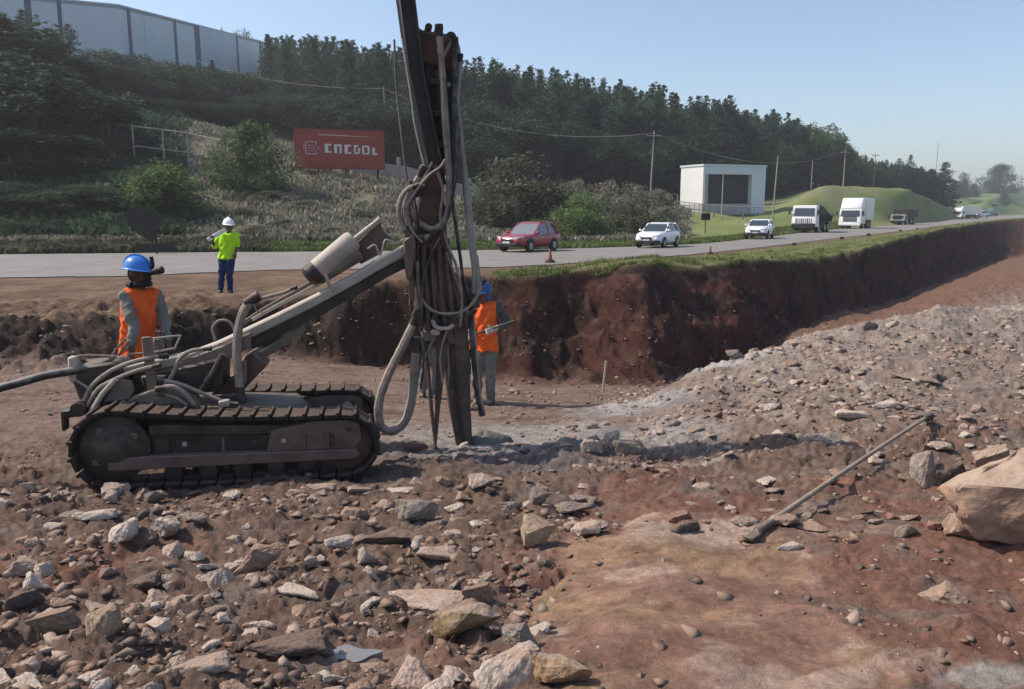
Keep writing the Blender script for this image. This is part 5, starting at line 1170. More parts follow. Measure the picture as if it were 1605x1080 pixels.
# draped bundle of hoses and dust skirt in the middle of the mast
hb_ = MB(); L1 = []; 
prof = [(372, 644, 704), (410, 642, 709), (450, 642, 716), (480, 642, 726), (505, 648, 735), (540, 664, 732)]
nf = 40
for y, xl, xr in prof:
    row = []
    for j in range(nf + 1):
        t = j / nf; fold = math.sin(t * 31 + .6 * math.sin(y * .02)) * .5 + math.sin(t * 17 + 1.3) * .5
        row.append(RP(xl + (xr - xl) * t, y + 3 * math.sin(t * 9), .945 + .028 * fold + .05 * (2 * t - 1) ** 2))
    back = [p + RB * .2 for p in reversed(row)]; L1.append(row + back)
b = loft(L1); W3(b, 'dust_skirt', M_mast, smooth=50)
for x0, x1, x2, r in ((652, 656, 660, .02), (664, 668, 672, .026), (676, 680, 684, .018), (688, 692, 700, .024), (700, 706, 714, .02)):
    hose([(x0, 385), (x0 + 1, 420), (x1, 455), (x1 + 2, 480), (x2, 520)], .915, r, M_mast, 'hose')
m = MB(); m.sweep(RL([(644, 282), (643, 360), (644, 420), (646, 470)], .90), .05, .04); W3(m, 'side_post', M_frame, bevel=.006)
m = MB(); m.prism(RL([(706, 420), (728, 440), (754, 480), (740, 486), (720, 480)], 1.0), RB * .05); W3(m, 'skirt_flap', M_mast, bevel=.006)
hose([(668, 500), (666, 540), (672, 590), (676, 640), (682, 690), (680, 708)], .95, .02, M_mast, 'strap')
m = MB(); m.prism(RL([(682, 505), (704, 505), (700, 560), (690, 640), (684, 706), (681, 706), (682, 620), (684, 560)], .955), RB * .04); W3(m, 'hanging_strap', M_mast, bevel=.006)
m = MB(); m.tube(RL([(684, 700), (679, 714)], .965), [.012, .02], 8); W3(m, 'strap_hook', M_rust)
m = MB(); m.box(RP(672, 526, .98), (.15, .14, .11), Matrix.Rotation(RYAW, 3, 'Z')); clampb = W3(m, 'rod_clamp', M_steel, bevel=.02)
m = MB(); m.box(RP(682, 521, .9), (.09, .06, .06), Matrix.Rotation(RYAW, 3, 'Z')); W3(m, 'clamp_jaw', M_pale, clampb, bevel=.015)
m = MB(); m.prism(RL([(648, 534), (664, 532), (662, 560), (656, 600), (650, 560)], 1.0), RB * .08); W3(m, 'clamp_arm', M_steel, clampb, bevel=.01)
# hoses on the mast
hose([(688, 40), (690, 70), (693, 110), (697, 170), (702, 240), (704, 290), (703, 325), (696, 345), (682, 359), (668, 356), (652, 345), (644, 325), (643, 300), (655, 280), (664, 262)], .90, .030)
hose([(713, 60), (713, 110), (712, 160), (710, 220), (709, 280), (706, 320), (698, 345), (686, 360)], .93, .026, M_hosed)
hose([(722, 86), (720, 120), (717, 160), (722, 205), (727, 260), (732, 320), (737, 380), (743, 430), (742, 470)], .96, .020, M_strap)
hose([(706, 160), (714, 190), (722, 230), (730, 290), (738, 360), (744, 410), (748, 446), (744, 480)], .99, .034, M_strap)
hose([(709, 316), (714, 350), (721, 400), (726, 436), (733, 458), (742, 482)], .95, .016, M_hosed)
hose([(690, 100), (712, 62), (719, 90), (716, 150)], 1.0, .016, M_hose)
hose([(658, 290), (640, 296), (628, 312), (625, 335), (632, 356), (642, 370)], .84, .022)
hose([(664, 294), (650, 296), (640, 310), (636, 330), (640, 350), (648, 364)], .86, .026)
hose([(660, 300), (646, 308), (634, 328), (640, 356), (650, 372)], .90, .03, M_hosed)
hose([(650, 371), (664, 373), (676, 369), (682, 362)], .88, .028)
hose([(657, 488), (646, 512), (630, 545), (612, 580), (598, 615), (593, 645), (598, 668), (614, 676), (632, 664), (642, 640), (648, 605), (651, 560), (654, 530)], .90, .043, M_hose, n=7)
hose([(654, 400), (655, 440), (662, 470), (680, 488), (704, 492), (726, 488), (742, 474), (752, 456), (760, 440)], .885, .016)
hose([(684, 492), (679, 504), (684, 513), (696, 515), (708, 512), (714, 498)], .86, .020, M_pale)
hose([(718, 478), (728, 484), (736, 492), (744, 486)], .90, .022, M_steel)
hose([(737, 468), (739, 520), (743, 570), (749, 620), (756, 650)], .98, .026, M_hosed)
hose([(741, 470), (744, 520), (748, 570), (753, 620), (760, 650)], .96, .011, M_hose)
hose([(684, 520), (672, 548), (660, 575), (652, 600), (648, 628)], .92, .012)
hose([(672, 540), (676, 560), (680, 590)], .93, .009)
hose([(700, 480), (701, 530), (703, 580), (702, 605)], .99, .010, M_hose)
hose([(618, 62), (621, 130), (628, 200), (635, 260), (640, 290)], 1.12, .010, M_steel, 'guy_cable')
hose([(630, 60), (644, 150), (650, 195), (660, 240), (668, 272)], .94, .009, M_pale, 'guy_cable')
hose([(748, 400), (752, 430), (757, 448), (740, 470), (728, 496)], 1.0, .009, M_hose)
hose([(698, 250), (690, 262), (672, 275), (652, 300), (636, 330), (646, 362), (662, 380)], .82, .012)
hose([(720, 200), (716, 270), (704, 330), (690, 372), (676, 400), (664, 440), (660, 500)], .86, .013, M_hosed)
hose([(684, 262), (694, 300), (690, 340), (700, 380), (716, 420), (724, 470), (720, 520)], .88, .014)
hose([(648, 300), (656, 360), (650, 410), (660, 450), (656, 500), (664, 560), (660, 610)], .86, .010, M_hosed)
hose([(700, 396), (712, 430), (724, 470), (716, 500), (700, 520), (690, 560), (694, 600)], .89, .011)
# dust hood round the hole
cp = RP(757, 690, 1.15); gzc = gz(cp.x, cp.y)
hood = MB(); secs = []
for i, (h, k) in enumerate(((-.05, 1.3), (.01, 1.15), (.05, .8), (.085, .42), (.10, .15))):
    secs.append([Vector((cp.x + math.cos(a) * .19 * k * (1 + .30 * math.sin(a * 3 + i * .9) + .12 * math.sin(a * 7 + i)), cp.y + .08 + math.sin(a) * .16 * k * (1 + .2 * math.cos(a * 4)), gzc + h + .02 * math.sin(a * 5))) for a in np.linspace(0, 2 * math.pi, 25)[:-1]])
W3(loft(secs), 'dust_hood', M_cloth, smooth=60)
cp = RP(650, 668, .98); gzc = gz(cp.x, cp.y); m = MB()
secs = []
for i, (h, k) in enumerate(((-.03, 1.0), (.03, .9), (.07, .6), (.09, .25))):
    secs.append([Vector((cp.x + math.cos(a) * .13 * k * (1 + .2 * math.sin(a * 3)), cp.y + math.sin(a) * .09 * k, gzc + h)) for a in np.linspace(0, 2 * math.pi, 19)[:-1]])
W3(loft(secs), 'hose_end', M_rust, smooth=60)

# ---- compressed air hose coming in from the left
hp = RL([(180, 572, .55), (150, 576, .5), (110, 582, .45), (70, 589, .4), (30, 600, .35), (-20, 614, .3), (-90, 640, .2), (-170, 690, .1), (-260, 745, 0)], .4)
hp = [Vector((p.x, p.y, max(p.z, gz(p.x, p.y) + .05))) for p in hp]
m = MB(); m.tube(curve(hp, 8), .036, 10); tag(m.build('air_hose', M_hosed, None, loc=hp[-1]), 'thick dark compressed air hose running in from the left to the drill', 'hose')
# ================================================================ people
def remesh(m, voxel, smooth=6, name='body'):
    me = m.mesh('tmp'); o = bpy.data.objects.new('tmp', me); C.objects.link(o)
    r = o.modifiers.new('r', 'REMESH'); r.mode = 'VOXEL'; r.voxel_size = voxel
    s = o.modifiers.new('s', 'SMOOTH'); s.factor = .5; s.iterations = smooth
    dg = bpy.context.evaluated_depsgraph_get(); out = bpy.data.meshes.new_from_object(o.evaluated_get(dg))
    bpy.data.objects.remove(o); bpy.data.meshes.remove(me); out.name = name
    out.polygons.foreach_set('use_smooth', [True] * len(out.polygons)); return out
def limb(m, pts, rs, n=12):
    for i in range(len(pts) - 1):
        a, c = Vector(pts[i]), Vector(pts[i + 1]); m.tube([a, a.lerp(c, .5), c], [rs[i], (rs[i] + rs[i + 1]) / 2, rs[i + 1]], n)
    for p, r in zip(pts, rs): m.ball(p, r, n, 8)
def hand(m, wrist, elbow, fwd, curl=.5, s=1.0):
    d = (Vector(wrist) - Vector(elbow)).normalized(); side = d.cross(Vector(fwd)); side = side.normalized() if side.length > .05 else Vector((1, 0, 0)); pn = side.cross(d).normalized()
    c = Vector(wrist) + d * .05 * s
    R = Matrix((side, pn, d)).transposed(); m.ball(c, (.042 * s, .02 * s, .052 * s), 10, 8, R)
    for i, L_ in enumerate((.068, .078, .072, .058)):
        b = c + d * .04 * s + side * ((i - 1.5) * .021 * s); k1 = b + d * L_ * .5 * s + pn * L_ * .12 * curl; k2 = k1 + (d * (1 - curl) + pn * curl * .9).normalized() * L_ * .5 * s
        limb(m, [b, k1, k2], [.0095 * s, .009 * s, .008 * s], 8)
    b = c - d * .02 * s + side * .036 * s; k1 = b + (d * .7 + side * .8).normalized() * .034 * s; k2 = k1 + (d * .9 + side * .1 + pn * .4 * curl).normalized() * .03 * s; limb(m, [b, k1, k2], [.012 * s, .0105 * s, .009 * s], 8)
M_skin = mat('brown_skin', (.13, .065, .045), .6, var=.1, scale=8); M_boot = mat('dusty_boots', (.06, .045, .036), .85, var=.3, scale=12, dust=(.2, .15, .12), dustamt=.4)
M_orange = mat('orange_vest_cloth', (.85, .13, .022), .8, var=.14, scale=9, bump=.35, bscale=14); M_lime = mat('lime_vest_cloth', (.42, .78, .02), .8, var=.10, scale=8, bump=.3, bscale=14)
M_greyc = mat('grey_work_cloth', (.20, .19, .165), .9, var=.2, scale=8, bump=.4, bscale=14); M_greycd = mat('dark_grey_work_cloth', (.085, .08, .075), .9, var=.2, scale=8, bump=.4, bscale=14)
M_trous = mat('grey_green_trousers', (.17, .175, .16), .9, var=.2, scale=7, bump=.4, bscale=12, dust=(.25, .21, .18), dustamt=.35)
M_navy = mat('navy_trousers', (.012, .026, .10), .9, var=.2, scale=8, bump=.3, bscale=14); M_black = mat('black_rubber', (.014, .013, .015), .6, var=.2)
M_hblue = mat('blue_hard_hat', (.045, .20, .62), .3, var=.06, scale=4, spec=.5); M_hblue2 = mat('dull_blue_hard_hat', (.035, .095, .26), .5, var=.12, scale=6); M_hwhite = mat('white_hard_hat', (.78, .78, .77), .35, var=.05, scale=4, spec=.5)
M_muff = mat('dark_red_earmuff', (.10, .028, .028), .5, var=.1); M_glove = mat('pale_work_glove', (.48, .43, .38), .9, var=.15, scale=14); M_hair = mat('dark_hair', (.012, .01, .009), .9, var=.2)
def person(label, J, fwd, vest, sleeve, trousers, hat, voxel=.012, sc=1.0, vest_sleeves=False, bare_arms=False, gloves=False, look=None, long_vest=.0, group=None):
    V = {k: Vector(v) for k, v in J.items()}; fwd = Vector(fwd).normalized(); look = Vector(look or fwd).normalized(); s = sc
    gl, gr = V['anL'], V['anR']; base = (gl + gr) / 2; base.z = min(gz(gl.x, gl.y), gz(gr.x, gr.y))
    t = thing('person', base, label, 'person', group)
    rt = fwd.cross(Vector((0, 0, 1))).normalized(); chest = V['shL'].lerp(V['shR'], .5); pel = V['hipL'].lerp(V['hipR'], .5); wst = chest.lerp(pel, .62)
    head = V['head']; lr = look.cross(Vector((0, 0, 1))).normalized(); R = Matrix((lr, look, Vector((0, 0, 1)))).transposed()
    def torso(m, g):
        m.ball(chest - Vector((0, 0, .10 * s)), (.155 * s + g, .10 * s + g, .17 * s + g), 16, 10, Matrix((rt, fwd, Vector((0, 0, 1)))).transposed())
        limb(m, [V['shL'].lerp(V['shR'], .12), V['shR'].lerp(V['shL'], .12)], [.062 * s + g, .062 * s + g])
        m.ball(wst, (.145 * s + g, .098 * s + g, .15 * s + g), 16, 10, Matrix((rt, fwd, Vector((0, 0, 1)))).transposed())
        m.ball(pel + Vector((0, 0, .05 * s)), (.15 * s + g, .11 * s + g, .12 * s + g), 16, 10, Matrix((rt, fwd, Vector((0, 0, 1)))).transposed())
    def arms(m, g, f=1.0):
        for q in 'LR':
            w = V['el' + q].lerp(V['wr' + q], f); limb(m, [V['sh' + q], V['sh' + q].lerp(V['el' + q], .5), V['el' + q], w], [.056 * s + g, .05 * s + g, .042 * s + g, (.042 + (.03 - .042) * f) * s + g])
    def legs(m, g, f=1.0):
        for q in 'LR':
            a = V['kn' + q].lerp(V['an' + q], f); limb(m, [V['hip' + q], V['hip' + q].lerp(V['kn' + q], .5), V['kn' + q], V['kn' + q].lerp(V['an' + q], .35), a], [.09 * s + g, .076 * s + g, .056 * s + g, .054 * s + g, .045 * s + g])
    m = MB(); torso(m, -.012); arms(m, -.006); legs(m, -.01)
    limb(m, [chest, head - Vector((0, 0, .09 * s))], [.06 * s, .054 * s])
    m.ball(head + look * .004, (.074 * s, .095 * s, .112 * s), 16, 12, R); m.ball(head + look * .03 - Vector((0, 0, .06 * s)), (.056 * s, .062 * s, .06 * s), 14, 10, R)
    limb(m, [head + look * .09 * s + Vector((0, 0, .015 * s)), head + look * .112 * s - Vector((0, 0, .022 * s))], [.011 * s, .017 * s], 8)
    m.ball(head + look * .088 * s - Vector((0, 0, .06 * s)), (.026 * s, .013 * s, .01 * s), 8, 6, R)
    for q in (1, -1): m.ball(head + lr * q * .078 * s - look * .012, (.012 * s, .024 * s, .032 * s), 8, 6, R)
    if not gloves:
        for q in 'LR': hand(m, V['wr' + q], V['el' + q], fwd, .6, s)
    for q in 'LR': limb(m, [V['an' + q], V['an' + q] + fwd * .1 * s - Vector((0, 0, .05 * s))], [.04 * s, .03 * s])
    def put(nm, m, mt, vox=None, sm=6):
        me = remesh(m, vox or voxel, sm, nm)
        if nm in ('vest', 'jacket', 'trousers'):
            nv = len(me.vertices); co = np.empty(nv * 3); me.vertices.foreach_get('co', co); co = co.reshape(-1, 3); nn = np.empty(nv * 3); me.vertices.foreach_get('normal', nn); nn = nn.reshape(-1, 3)
            hx = co @ np.array(rt); hz = co[:, 2]; fq = co @ np.array(fwd)
            f_ = fbm(hx * 11 + fq * 9 + hz * 3, hz * 5 - fq * 4, 3) * .017 + np.sin(hx * 40 + hz * 25 + 3 * fbm(hx * 6, hz * 6, 2)) * .005
            if nm == 'vest': f_ = f_ * 1.15
            me.vertices.foreach_set('co', (co + nn * f_[:, None]).ravel())
        o = bpy.data.objects.new(nm, me); me.materials.append(mt); C.objects.link(o); me.transform(Matrix.Translation(-base)); o.parent = t; return o
    put('body', m, M_skin, min(voxel, .009), 3)
    if sleeve:
        m = MB(); torso(m, .006); arms(m, .014, .95); put('jacket', m, sleeve)
    m = MB(); Rt = Matrix((rt, fwd, Vector((0, 0, 1)))).transposed(); hem = pel.z - .03 - long_vest; secs = []
    for q_, rx, ry in ((0, .205, .145), (.12, .20, .14), (.4, .185, .132), (.68, .192, .138), (.9, .19, .125), (1.0, .165, .095)):
        z_ = hem + (chest.z + .035 * s - hem) * q_; c_ = pel.lerp(chest, min(1, max(0, (z_ - pel.z) / (chest.z - pel.z)))); secs.append([Vector((c_.x, c_.y, z_)) + Rt @ Vector((math.cos(a) * rx * s, math.sin(a) * ry * s, 0)) for a in np.linspace(0, 2 * math.pi, 29)[:-1]])
    lf_ = loft(secs); m.add(lf_.v, lf_.f); limb(m, [V['shL'].lerp(V['shR'], .06), V['shR'].lerp(V['shL'], .06)], [.074 * s, .074 * s])
    if vest_sleeves: arms(m, .02, .0)
    put('vest', m, vest)
    m = MB(); legs(m, .016, .95); m.ball(pel + Vector((0, 0, .01)), (.158 * s, .118 * s, .11 * s), 16, 10, Matrix((rt, fwd, Vector((0, 0, 1)))).transposed()); put('trousers', m, trousers)
    for q in 'LR':
        a = V['an' + q]; zb = base.z; m = MB(); f2 = a + fwd * .13 * s; limb(m, [a + Vector((0, 0, .07)), Vector((a.x, a.y, zb + .055)), Vector((f2.x, f2.y, zb + .038))], [.054 * s, .052 * s, .040 * s]); b2 = a - fwd * .045; m.ball(Vector((b2.x, b2.y, zb + .045)), .045 * s); put('boot', m, M_boot)
    if gloves:
        for q in 'LR': m = MB(); hand(m, V['wr' + q], V['el' + q], fwd, .7, s * 1.15); limb(m, [V['wr' + q].lerp(V['el' + q], .2), V['wr' + q]], [.042 * s, .036 * s]); put('glove', m, M_glove, .009, 3)
    # hard hat: shell, brim, band
    hc = head + Vector((0, 0, .045 * s)); m = MB(); Rh = Matrix((lr, (look - Vector((0, 0, .12))).normalized(), Vector((0, 0, 1)))).transposed()
    n = 22; rings = []
    for k in range(9):
        a = k / 8 * math.pi / 2; r = math.cos(a); rings.append([hc + Rh @ Vector((math.cos(b_) * .122 * s * r, math.sin(b_) * .148 * s * r, .135 * s * math.sin(a))) for b_ in np.linspace(0, 2 * math.pi, n + 1)[:-1]])
    hatm = loft([[p - Vector((0, 0, .004)) for p in [hc + (q - hc) * .9 for q in rings[0]]]] + rings).build('hard_hat', hat, t, smooth=60)
    m = MB(); brim = []
    for b_ in np.linspace(0, 2 * math.pi, n + 1)[:-1]: k = .018 + .045 * max(0, math.sin(b_)) ** 1.5; brim.append(hc + Rh @ Vector((math.cos(b_) * (.122 + k * .6) * s, math.sin(b_) * (.148 + k) * s, -.002)))
    loft([[p + Vector((0, 0, .008)) for p in rings[0]], brim, [p - Vector((0, 0, .008)) for p in brim], [p - Vector((0, 0, .01)) for p in rings[0]]]).build('brim', hat, hatm, smooth=60)
    m = MB(); m.sweep([hc + Rh @ Vector((0, math.cos(a) * .152 * s, math.sin(a) * .139 * s)) for a in np.linspace(.25, math.pi - .25, 10)], .03, .012, up=lr); m.build('ridge', hat, hatm)
    m = MB(); m.ball(head - look * .045 * s - Vector((0, 0, .01)), (.074 * s, .065 * s, .085 * s), 12, 8, R); m.build('hair', M_hair, t)
    return t, head, look, lr, R, hatm, put
def jp(d): return {k: at(*v) for k, v in d.items()}

# operator at the rear of the drill, orange vest, blue hat, ear muffs and mask
Yl = 8.75
t, head, look, lr, R, hatm, put = person('worker in orange vest, bright blue hard hat and ear muffs standing at the drill controls',
    jp(dict(head=(217, 428, Yl), shL=(195, 464, Yl - .14), shR=(244, 461, Yl + .16), elL=(210, 512, Yl - .24), elR=(258, 506, Yl + .12), wrL=(207, 540, Yl - .3), wrR=(263, 533, Yl - .05),
            hipL=(203, 556, Yl - .07), hipR=(228, 554, Yl + .09), knL=(208, 602, Yl - .08), knR=(232, 600, Yl + .06), anL=(204, 640, Yl - .06), anR=(230, 638, Yl + .1))),
    (.85, -.45, 0), M_orange, M_greyc, M_greyc, M_hblue, sc=1.06, look=(.96, -.1, 0), long_vest=.02)
for q in (1, -1):
    m = MB(); m.ball(head + lr * q * .092, (.03, .045, .058), 12, 8, R); m.build('earmuff', M_muff if q > 0 else M_black, t)
m = MB(); m.ball(head + look * .095 - Vector((0, 0, .055)), (.055, .045, .05), 12, 8, R); mk = m.build('mask', M_black, t)
m = MB(); d = (look * .96 + Vector((0, 0, .22))).normalized(); p0 = head + look * .10 - Vector((0, 0, .005)) + lr * .04; m.tube([p0, p0 + d * .10, p0 + d * .17, p0 + d * .21], [.022, .03, .042, .04], 12); m.build('filter', M_black, mk)
m = MB(); p0 = head + look * .13 + Vector((0, 0, .03)); m.tube(curve([p0, p0 + look * .04 + Vector((0, 0, .05)), p0 + look * .03 + Vector((0, 0, .15))], 4), .022, 8); m.build('visor_bracket', M_black, hatm)
m = MB(); m.tube(curve([head + Vector((0, 0, -.12)) + R @ Vector((math.cos(a) * .105, math.sin(a) * .105, 0)) for a in np.linspace(0, 6.1, 12)], 3), .034, 8); m.build('neck_scarf', M_black, t)

# worker right of the mast
Yr = 10.7
t, head, look, lr, R, hatm, put = person('worker in orange vest and dull blue hard hat holding a bar right of the mast',
    jp(dict(head=(756, 461, Yr), shL=(777, 480, Yr + .0), shR=(739, 481, Yr), elL=(797, 507, Yr - .05), elR=(731, 512, Yr - .05), wrL=(774, 516, Yr - .24), wrR=(737, 523, Yr - .24),
            hipL=(768, 540, Yr), hipR=(749, 540, Yr), knL=(768, 586, Yr - .03), knR=(747, 586, Yr - .02), anL=(770, 626, Yr + .02), anR=(748, 627, Yr))),
    (-.25, -.97, 0), M_orange, M_greycd, M_trous, M_hblue2, sc=.98, look=(-.55, -.8, 0), gloves=True, long_vest=.05)
m = MB(); m.ball(head - Vector((0, 0, .03)) - look * .05, (.1, .085, .12), 12, 8, R); put('neck_flap', m, M_hblue2)
b0, b1 = at(744, 524, Yr - .3), at(806, 503, Yr - .22); m = MB(); m.tube([b0, b1], .014, 8); tag(m.build('steel_bar', M_dsteel, None, loc=b0), 'dark bar held across the waist by the worker right of the mast', 'bar')
# worker hidden behind the mast: only the legs show below the dust skirt
Yh = 11.0
person('worker almost wholly hidden behind the mast with only dark trousered legs showing below',
    jp(dict(head=(683, 452, Yh), shL=(703, 478, Yh), shR=(665, 478, Yh), elL=(708, 508, Yh), elR=(662, 508, Yh - .05), wrL=(700, 520, Yh - .2), wrR=(668, 525, Yh - .2),
            hipL=(690, 538, Yh), hipR=(672, 538, Yh), knL=(686, 582, Yh - .03), knR=(665, 582, Yh - .02), anL=(683, 622, Yh + .02), anR=(661, 620, Yh))),
    (.1, -1, 0), M_greycd, M_greycd, M_trous, M_hblue2, sc=.96, voxel=.016)
# flagman in lime shirt at the edge of the excavation
Yw = 18.0
t, head, look, lr, R, hatm, put = person('worker in lime shirt, navy trousers and white hard hat standing above the dark cut',
    jp(dict(head=(358.5, 354, Yw), shL=(370, 369, Yw), shR=(347, 370, Yw), elL=(372, 384, Yw + .05), elR=(335.5, 386, Yw + .02), wrL=(369, 398, Yw - .08), wrR=(333, 375, Yw - .16),
            hipL=(361, 404, Yw), hipR=(350, 404, Yw), knL=(360, 432, Yw - .03), knR=(347.5, 432, Yw), anL=(361, 460, Yw + .05), anR=(345, 460, Yw))),
    (.2, -.98, 0), M_lime, None, M_navy, M_hwhite, sc=1.0, voxel=.016, vest_sleeves=True, look=(.55, -.8, 0), long_vest=.0)
b0, b1 = at(325.5, 376, Yw - .22), at(354, 360, Yw - .1); m = MB(); m.sweep([b0, b1], .05, .09); tag(m.build('white_board', M_white, None, loc=b0, bevel=.01), 'white rolled board carried on the shoulder of the lime shirted worker', 'board')
# ================================================================ loose rock
def rock_mesh(seed, flat=1.0, cuts=3, rough=.06, npts=17):
    rng = np.random.default_rng(seed); bm = bmesh.new()
    P = rng.normal(size=(npts, 3)); P /= np.linalg.norm(P, axis=1)[:, None]; P *= rng.uniform(.75, 1.1, (npts, 1)); P[:, 2] *= flat; P[:, 1] *= rng.uniform(.65, 1)
    for p in P: bm.verts.new(p)
    bmesh.ops.convex_hull(bm, input=bm.verts)
    bmesh.ops.delete(bm, geom=[v for v in bm.verts if not v.link_faces], context='VERTS')
    bmesh.ops.dissolve_limit(bm, angle_limit=.28, verts=bm.verts, edges=bm.edges)
    bmesh.ops.bevel(bm, geom=list(bm.edges), offset=.035, segments=2, affect='EDGES', profile=.6, clamp_overlap=True)
    bmesh.ops.triangulate(bm, faces=bm.faces)
    if cuts: bmesh.ops.subdivide_edges(bm, edges=[e for e in bm.edges if e.calc_length() > .18], cuts=cuts, use_grid_fill=True); bmesh.ops.triangulate(bm, faces=bm.faces)
    from mathutils import noise as mn
    bm.normal_update(); off = Vector((seed * 3.1, seed * 1.7, 0))
    for v in bm.verts:
        n = mn.noise(v.co * 2.2 + off) * rough * 1.6 + (abs(mn.noise(v.co * 4.5 + off)) - .25) * rough * 1.3 + mn.noise(v.co * 9 + off) * rough * .4 + mn.noise(v.co * 20 + off) * rough * .15; v.co += v.normal * n
    me = bpy.data.meshes.new('rock'); bm.to_mesh(me); bm.free()
    co = np.empty(len(me.vertices) * 3); me.vertices.foreach_get('co', co); co = co.reshape(-1, 3); lo, hi = co.min(0), co.max(0); co = (co - (lo + hi) / 2) / (hi[0] - lo[0]); me.vertices.foreach_set('co', co.ravel())
    me['ext'] = [float(x) for x in (co.max(0) - co.min(0))]
    me.polygons.foreach_set('use_smooth', [True] * len(me.polygons)); me.set_sharp_from_angle(angle=math.radians(38)); return me
def rmat(nm, c, d): return mat(nm, c, .95, var=.34, scale=6, bump=.5, bscale=7, bdist=.06, dust=d, dustamt=.3, objvar=.2, hue=.012, spec=.15)
RM = dict(pale=rmat('pale_broken_stone', (.39, .32, .27), (.33, .235, .18)), clod=rmat('soil_clod', (.215, .145, .11), (.25, .17, .13)), white=rmat('white_broken_stone', (.47, .415, .36), (.42, .33, .265)), tan=rmat('tan_broken_stone', (.30, .22, .165), (.27, .18, .13)),
          grey=rmat('grey_broken_stone', (.25, .205, .175), (.25, .185, .15)), dark=rmat('dark_broken_stone', (.10, .08, .07), (.17, .115, .09)), clay=rmat('pinkish_clay_boulder', (.25, .16, .12), (.38, .28, .21)), ochre=rmat('ochre_boulder_stone', (.29, .185, .105), (.33, .25, .19)), rust=rmat('rusty_broken_stone', (.24, .125, .09), (.25, .165, .125)))
SHAPES = [rock_mesh(100 + i, flat=f) for i, f in enumerate((.8, .6, .45, .9, .35, .7, .55, .28, .75, .5))]
FLATS = [i for i, s in enumerate(SHAPES) if s['ext'][2] < .5]
def rmesh(i, tone):
    key = f'rock_{i}_{tone}'
    if key not in _rc: me = SHAPES[i].copy(); me.materials.append(RM[tone]); _rc[key] = me
    return _rc[key]
_rc = {}; rngr = np.random.default_rng(4)
def rock(p, w, h, tone, label, group=None, rz=None, shape=None, tilt=.15, sink=.22, d=None, name='rock'):
    i = shape if shape is not None else int(rngr.integers(0, len(SHAPES))); me = rmesh(i, tone); e = me['ext']
    o = bpy.data.objects.new(name, me); C.objects.link(o); o.scale = (w, (d or w * rngr.uniform(.6, .95)) / e[1], h / e[2])
    o.rotation_euler = (rngr.normal() * tilt, rngr.normal() * tilt, rngr.uniform(-.5, .5) + (math.pi if rngr.uniform() < .5 else 0) if rz is None else rz); o.location = (p.x, p.y, p.z + h * (.5 - sink)); return tag(o, label, 'rock', group)
taken = []
def nrock(px, py, wpx, hpx, tone, label, **k):
    p = ground_at(px, py); ax = p.y * _cp + (CAMZ - p.z) * _sp; w = wpx / FPX * ax; a_ = math.atan2(CAMZ - p.z, p.y); h = max(.6 * hpx, (hpx - .36 * wpx * math.sin(a_)) / math.cos(a_)) / FPX * ax; k.setdefault('d', w * .5); taken.append((p.x, p.y, w * .5)); p.y += w * .25; p.z = gz(p.x, p.y)
    k.setdefault('sink', .2); return rock(p, w * 1.05, h * 1.25, tone, label, **k)
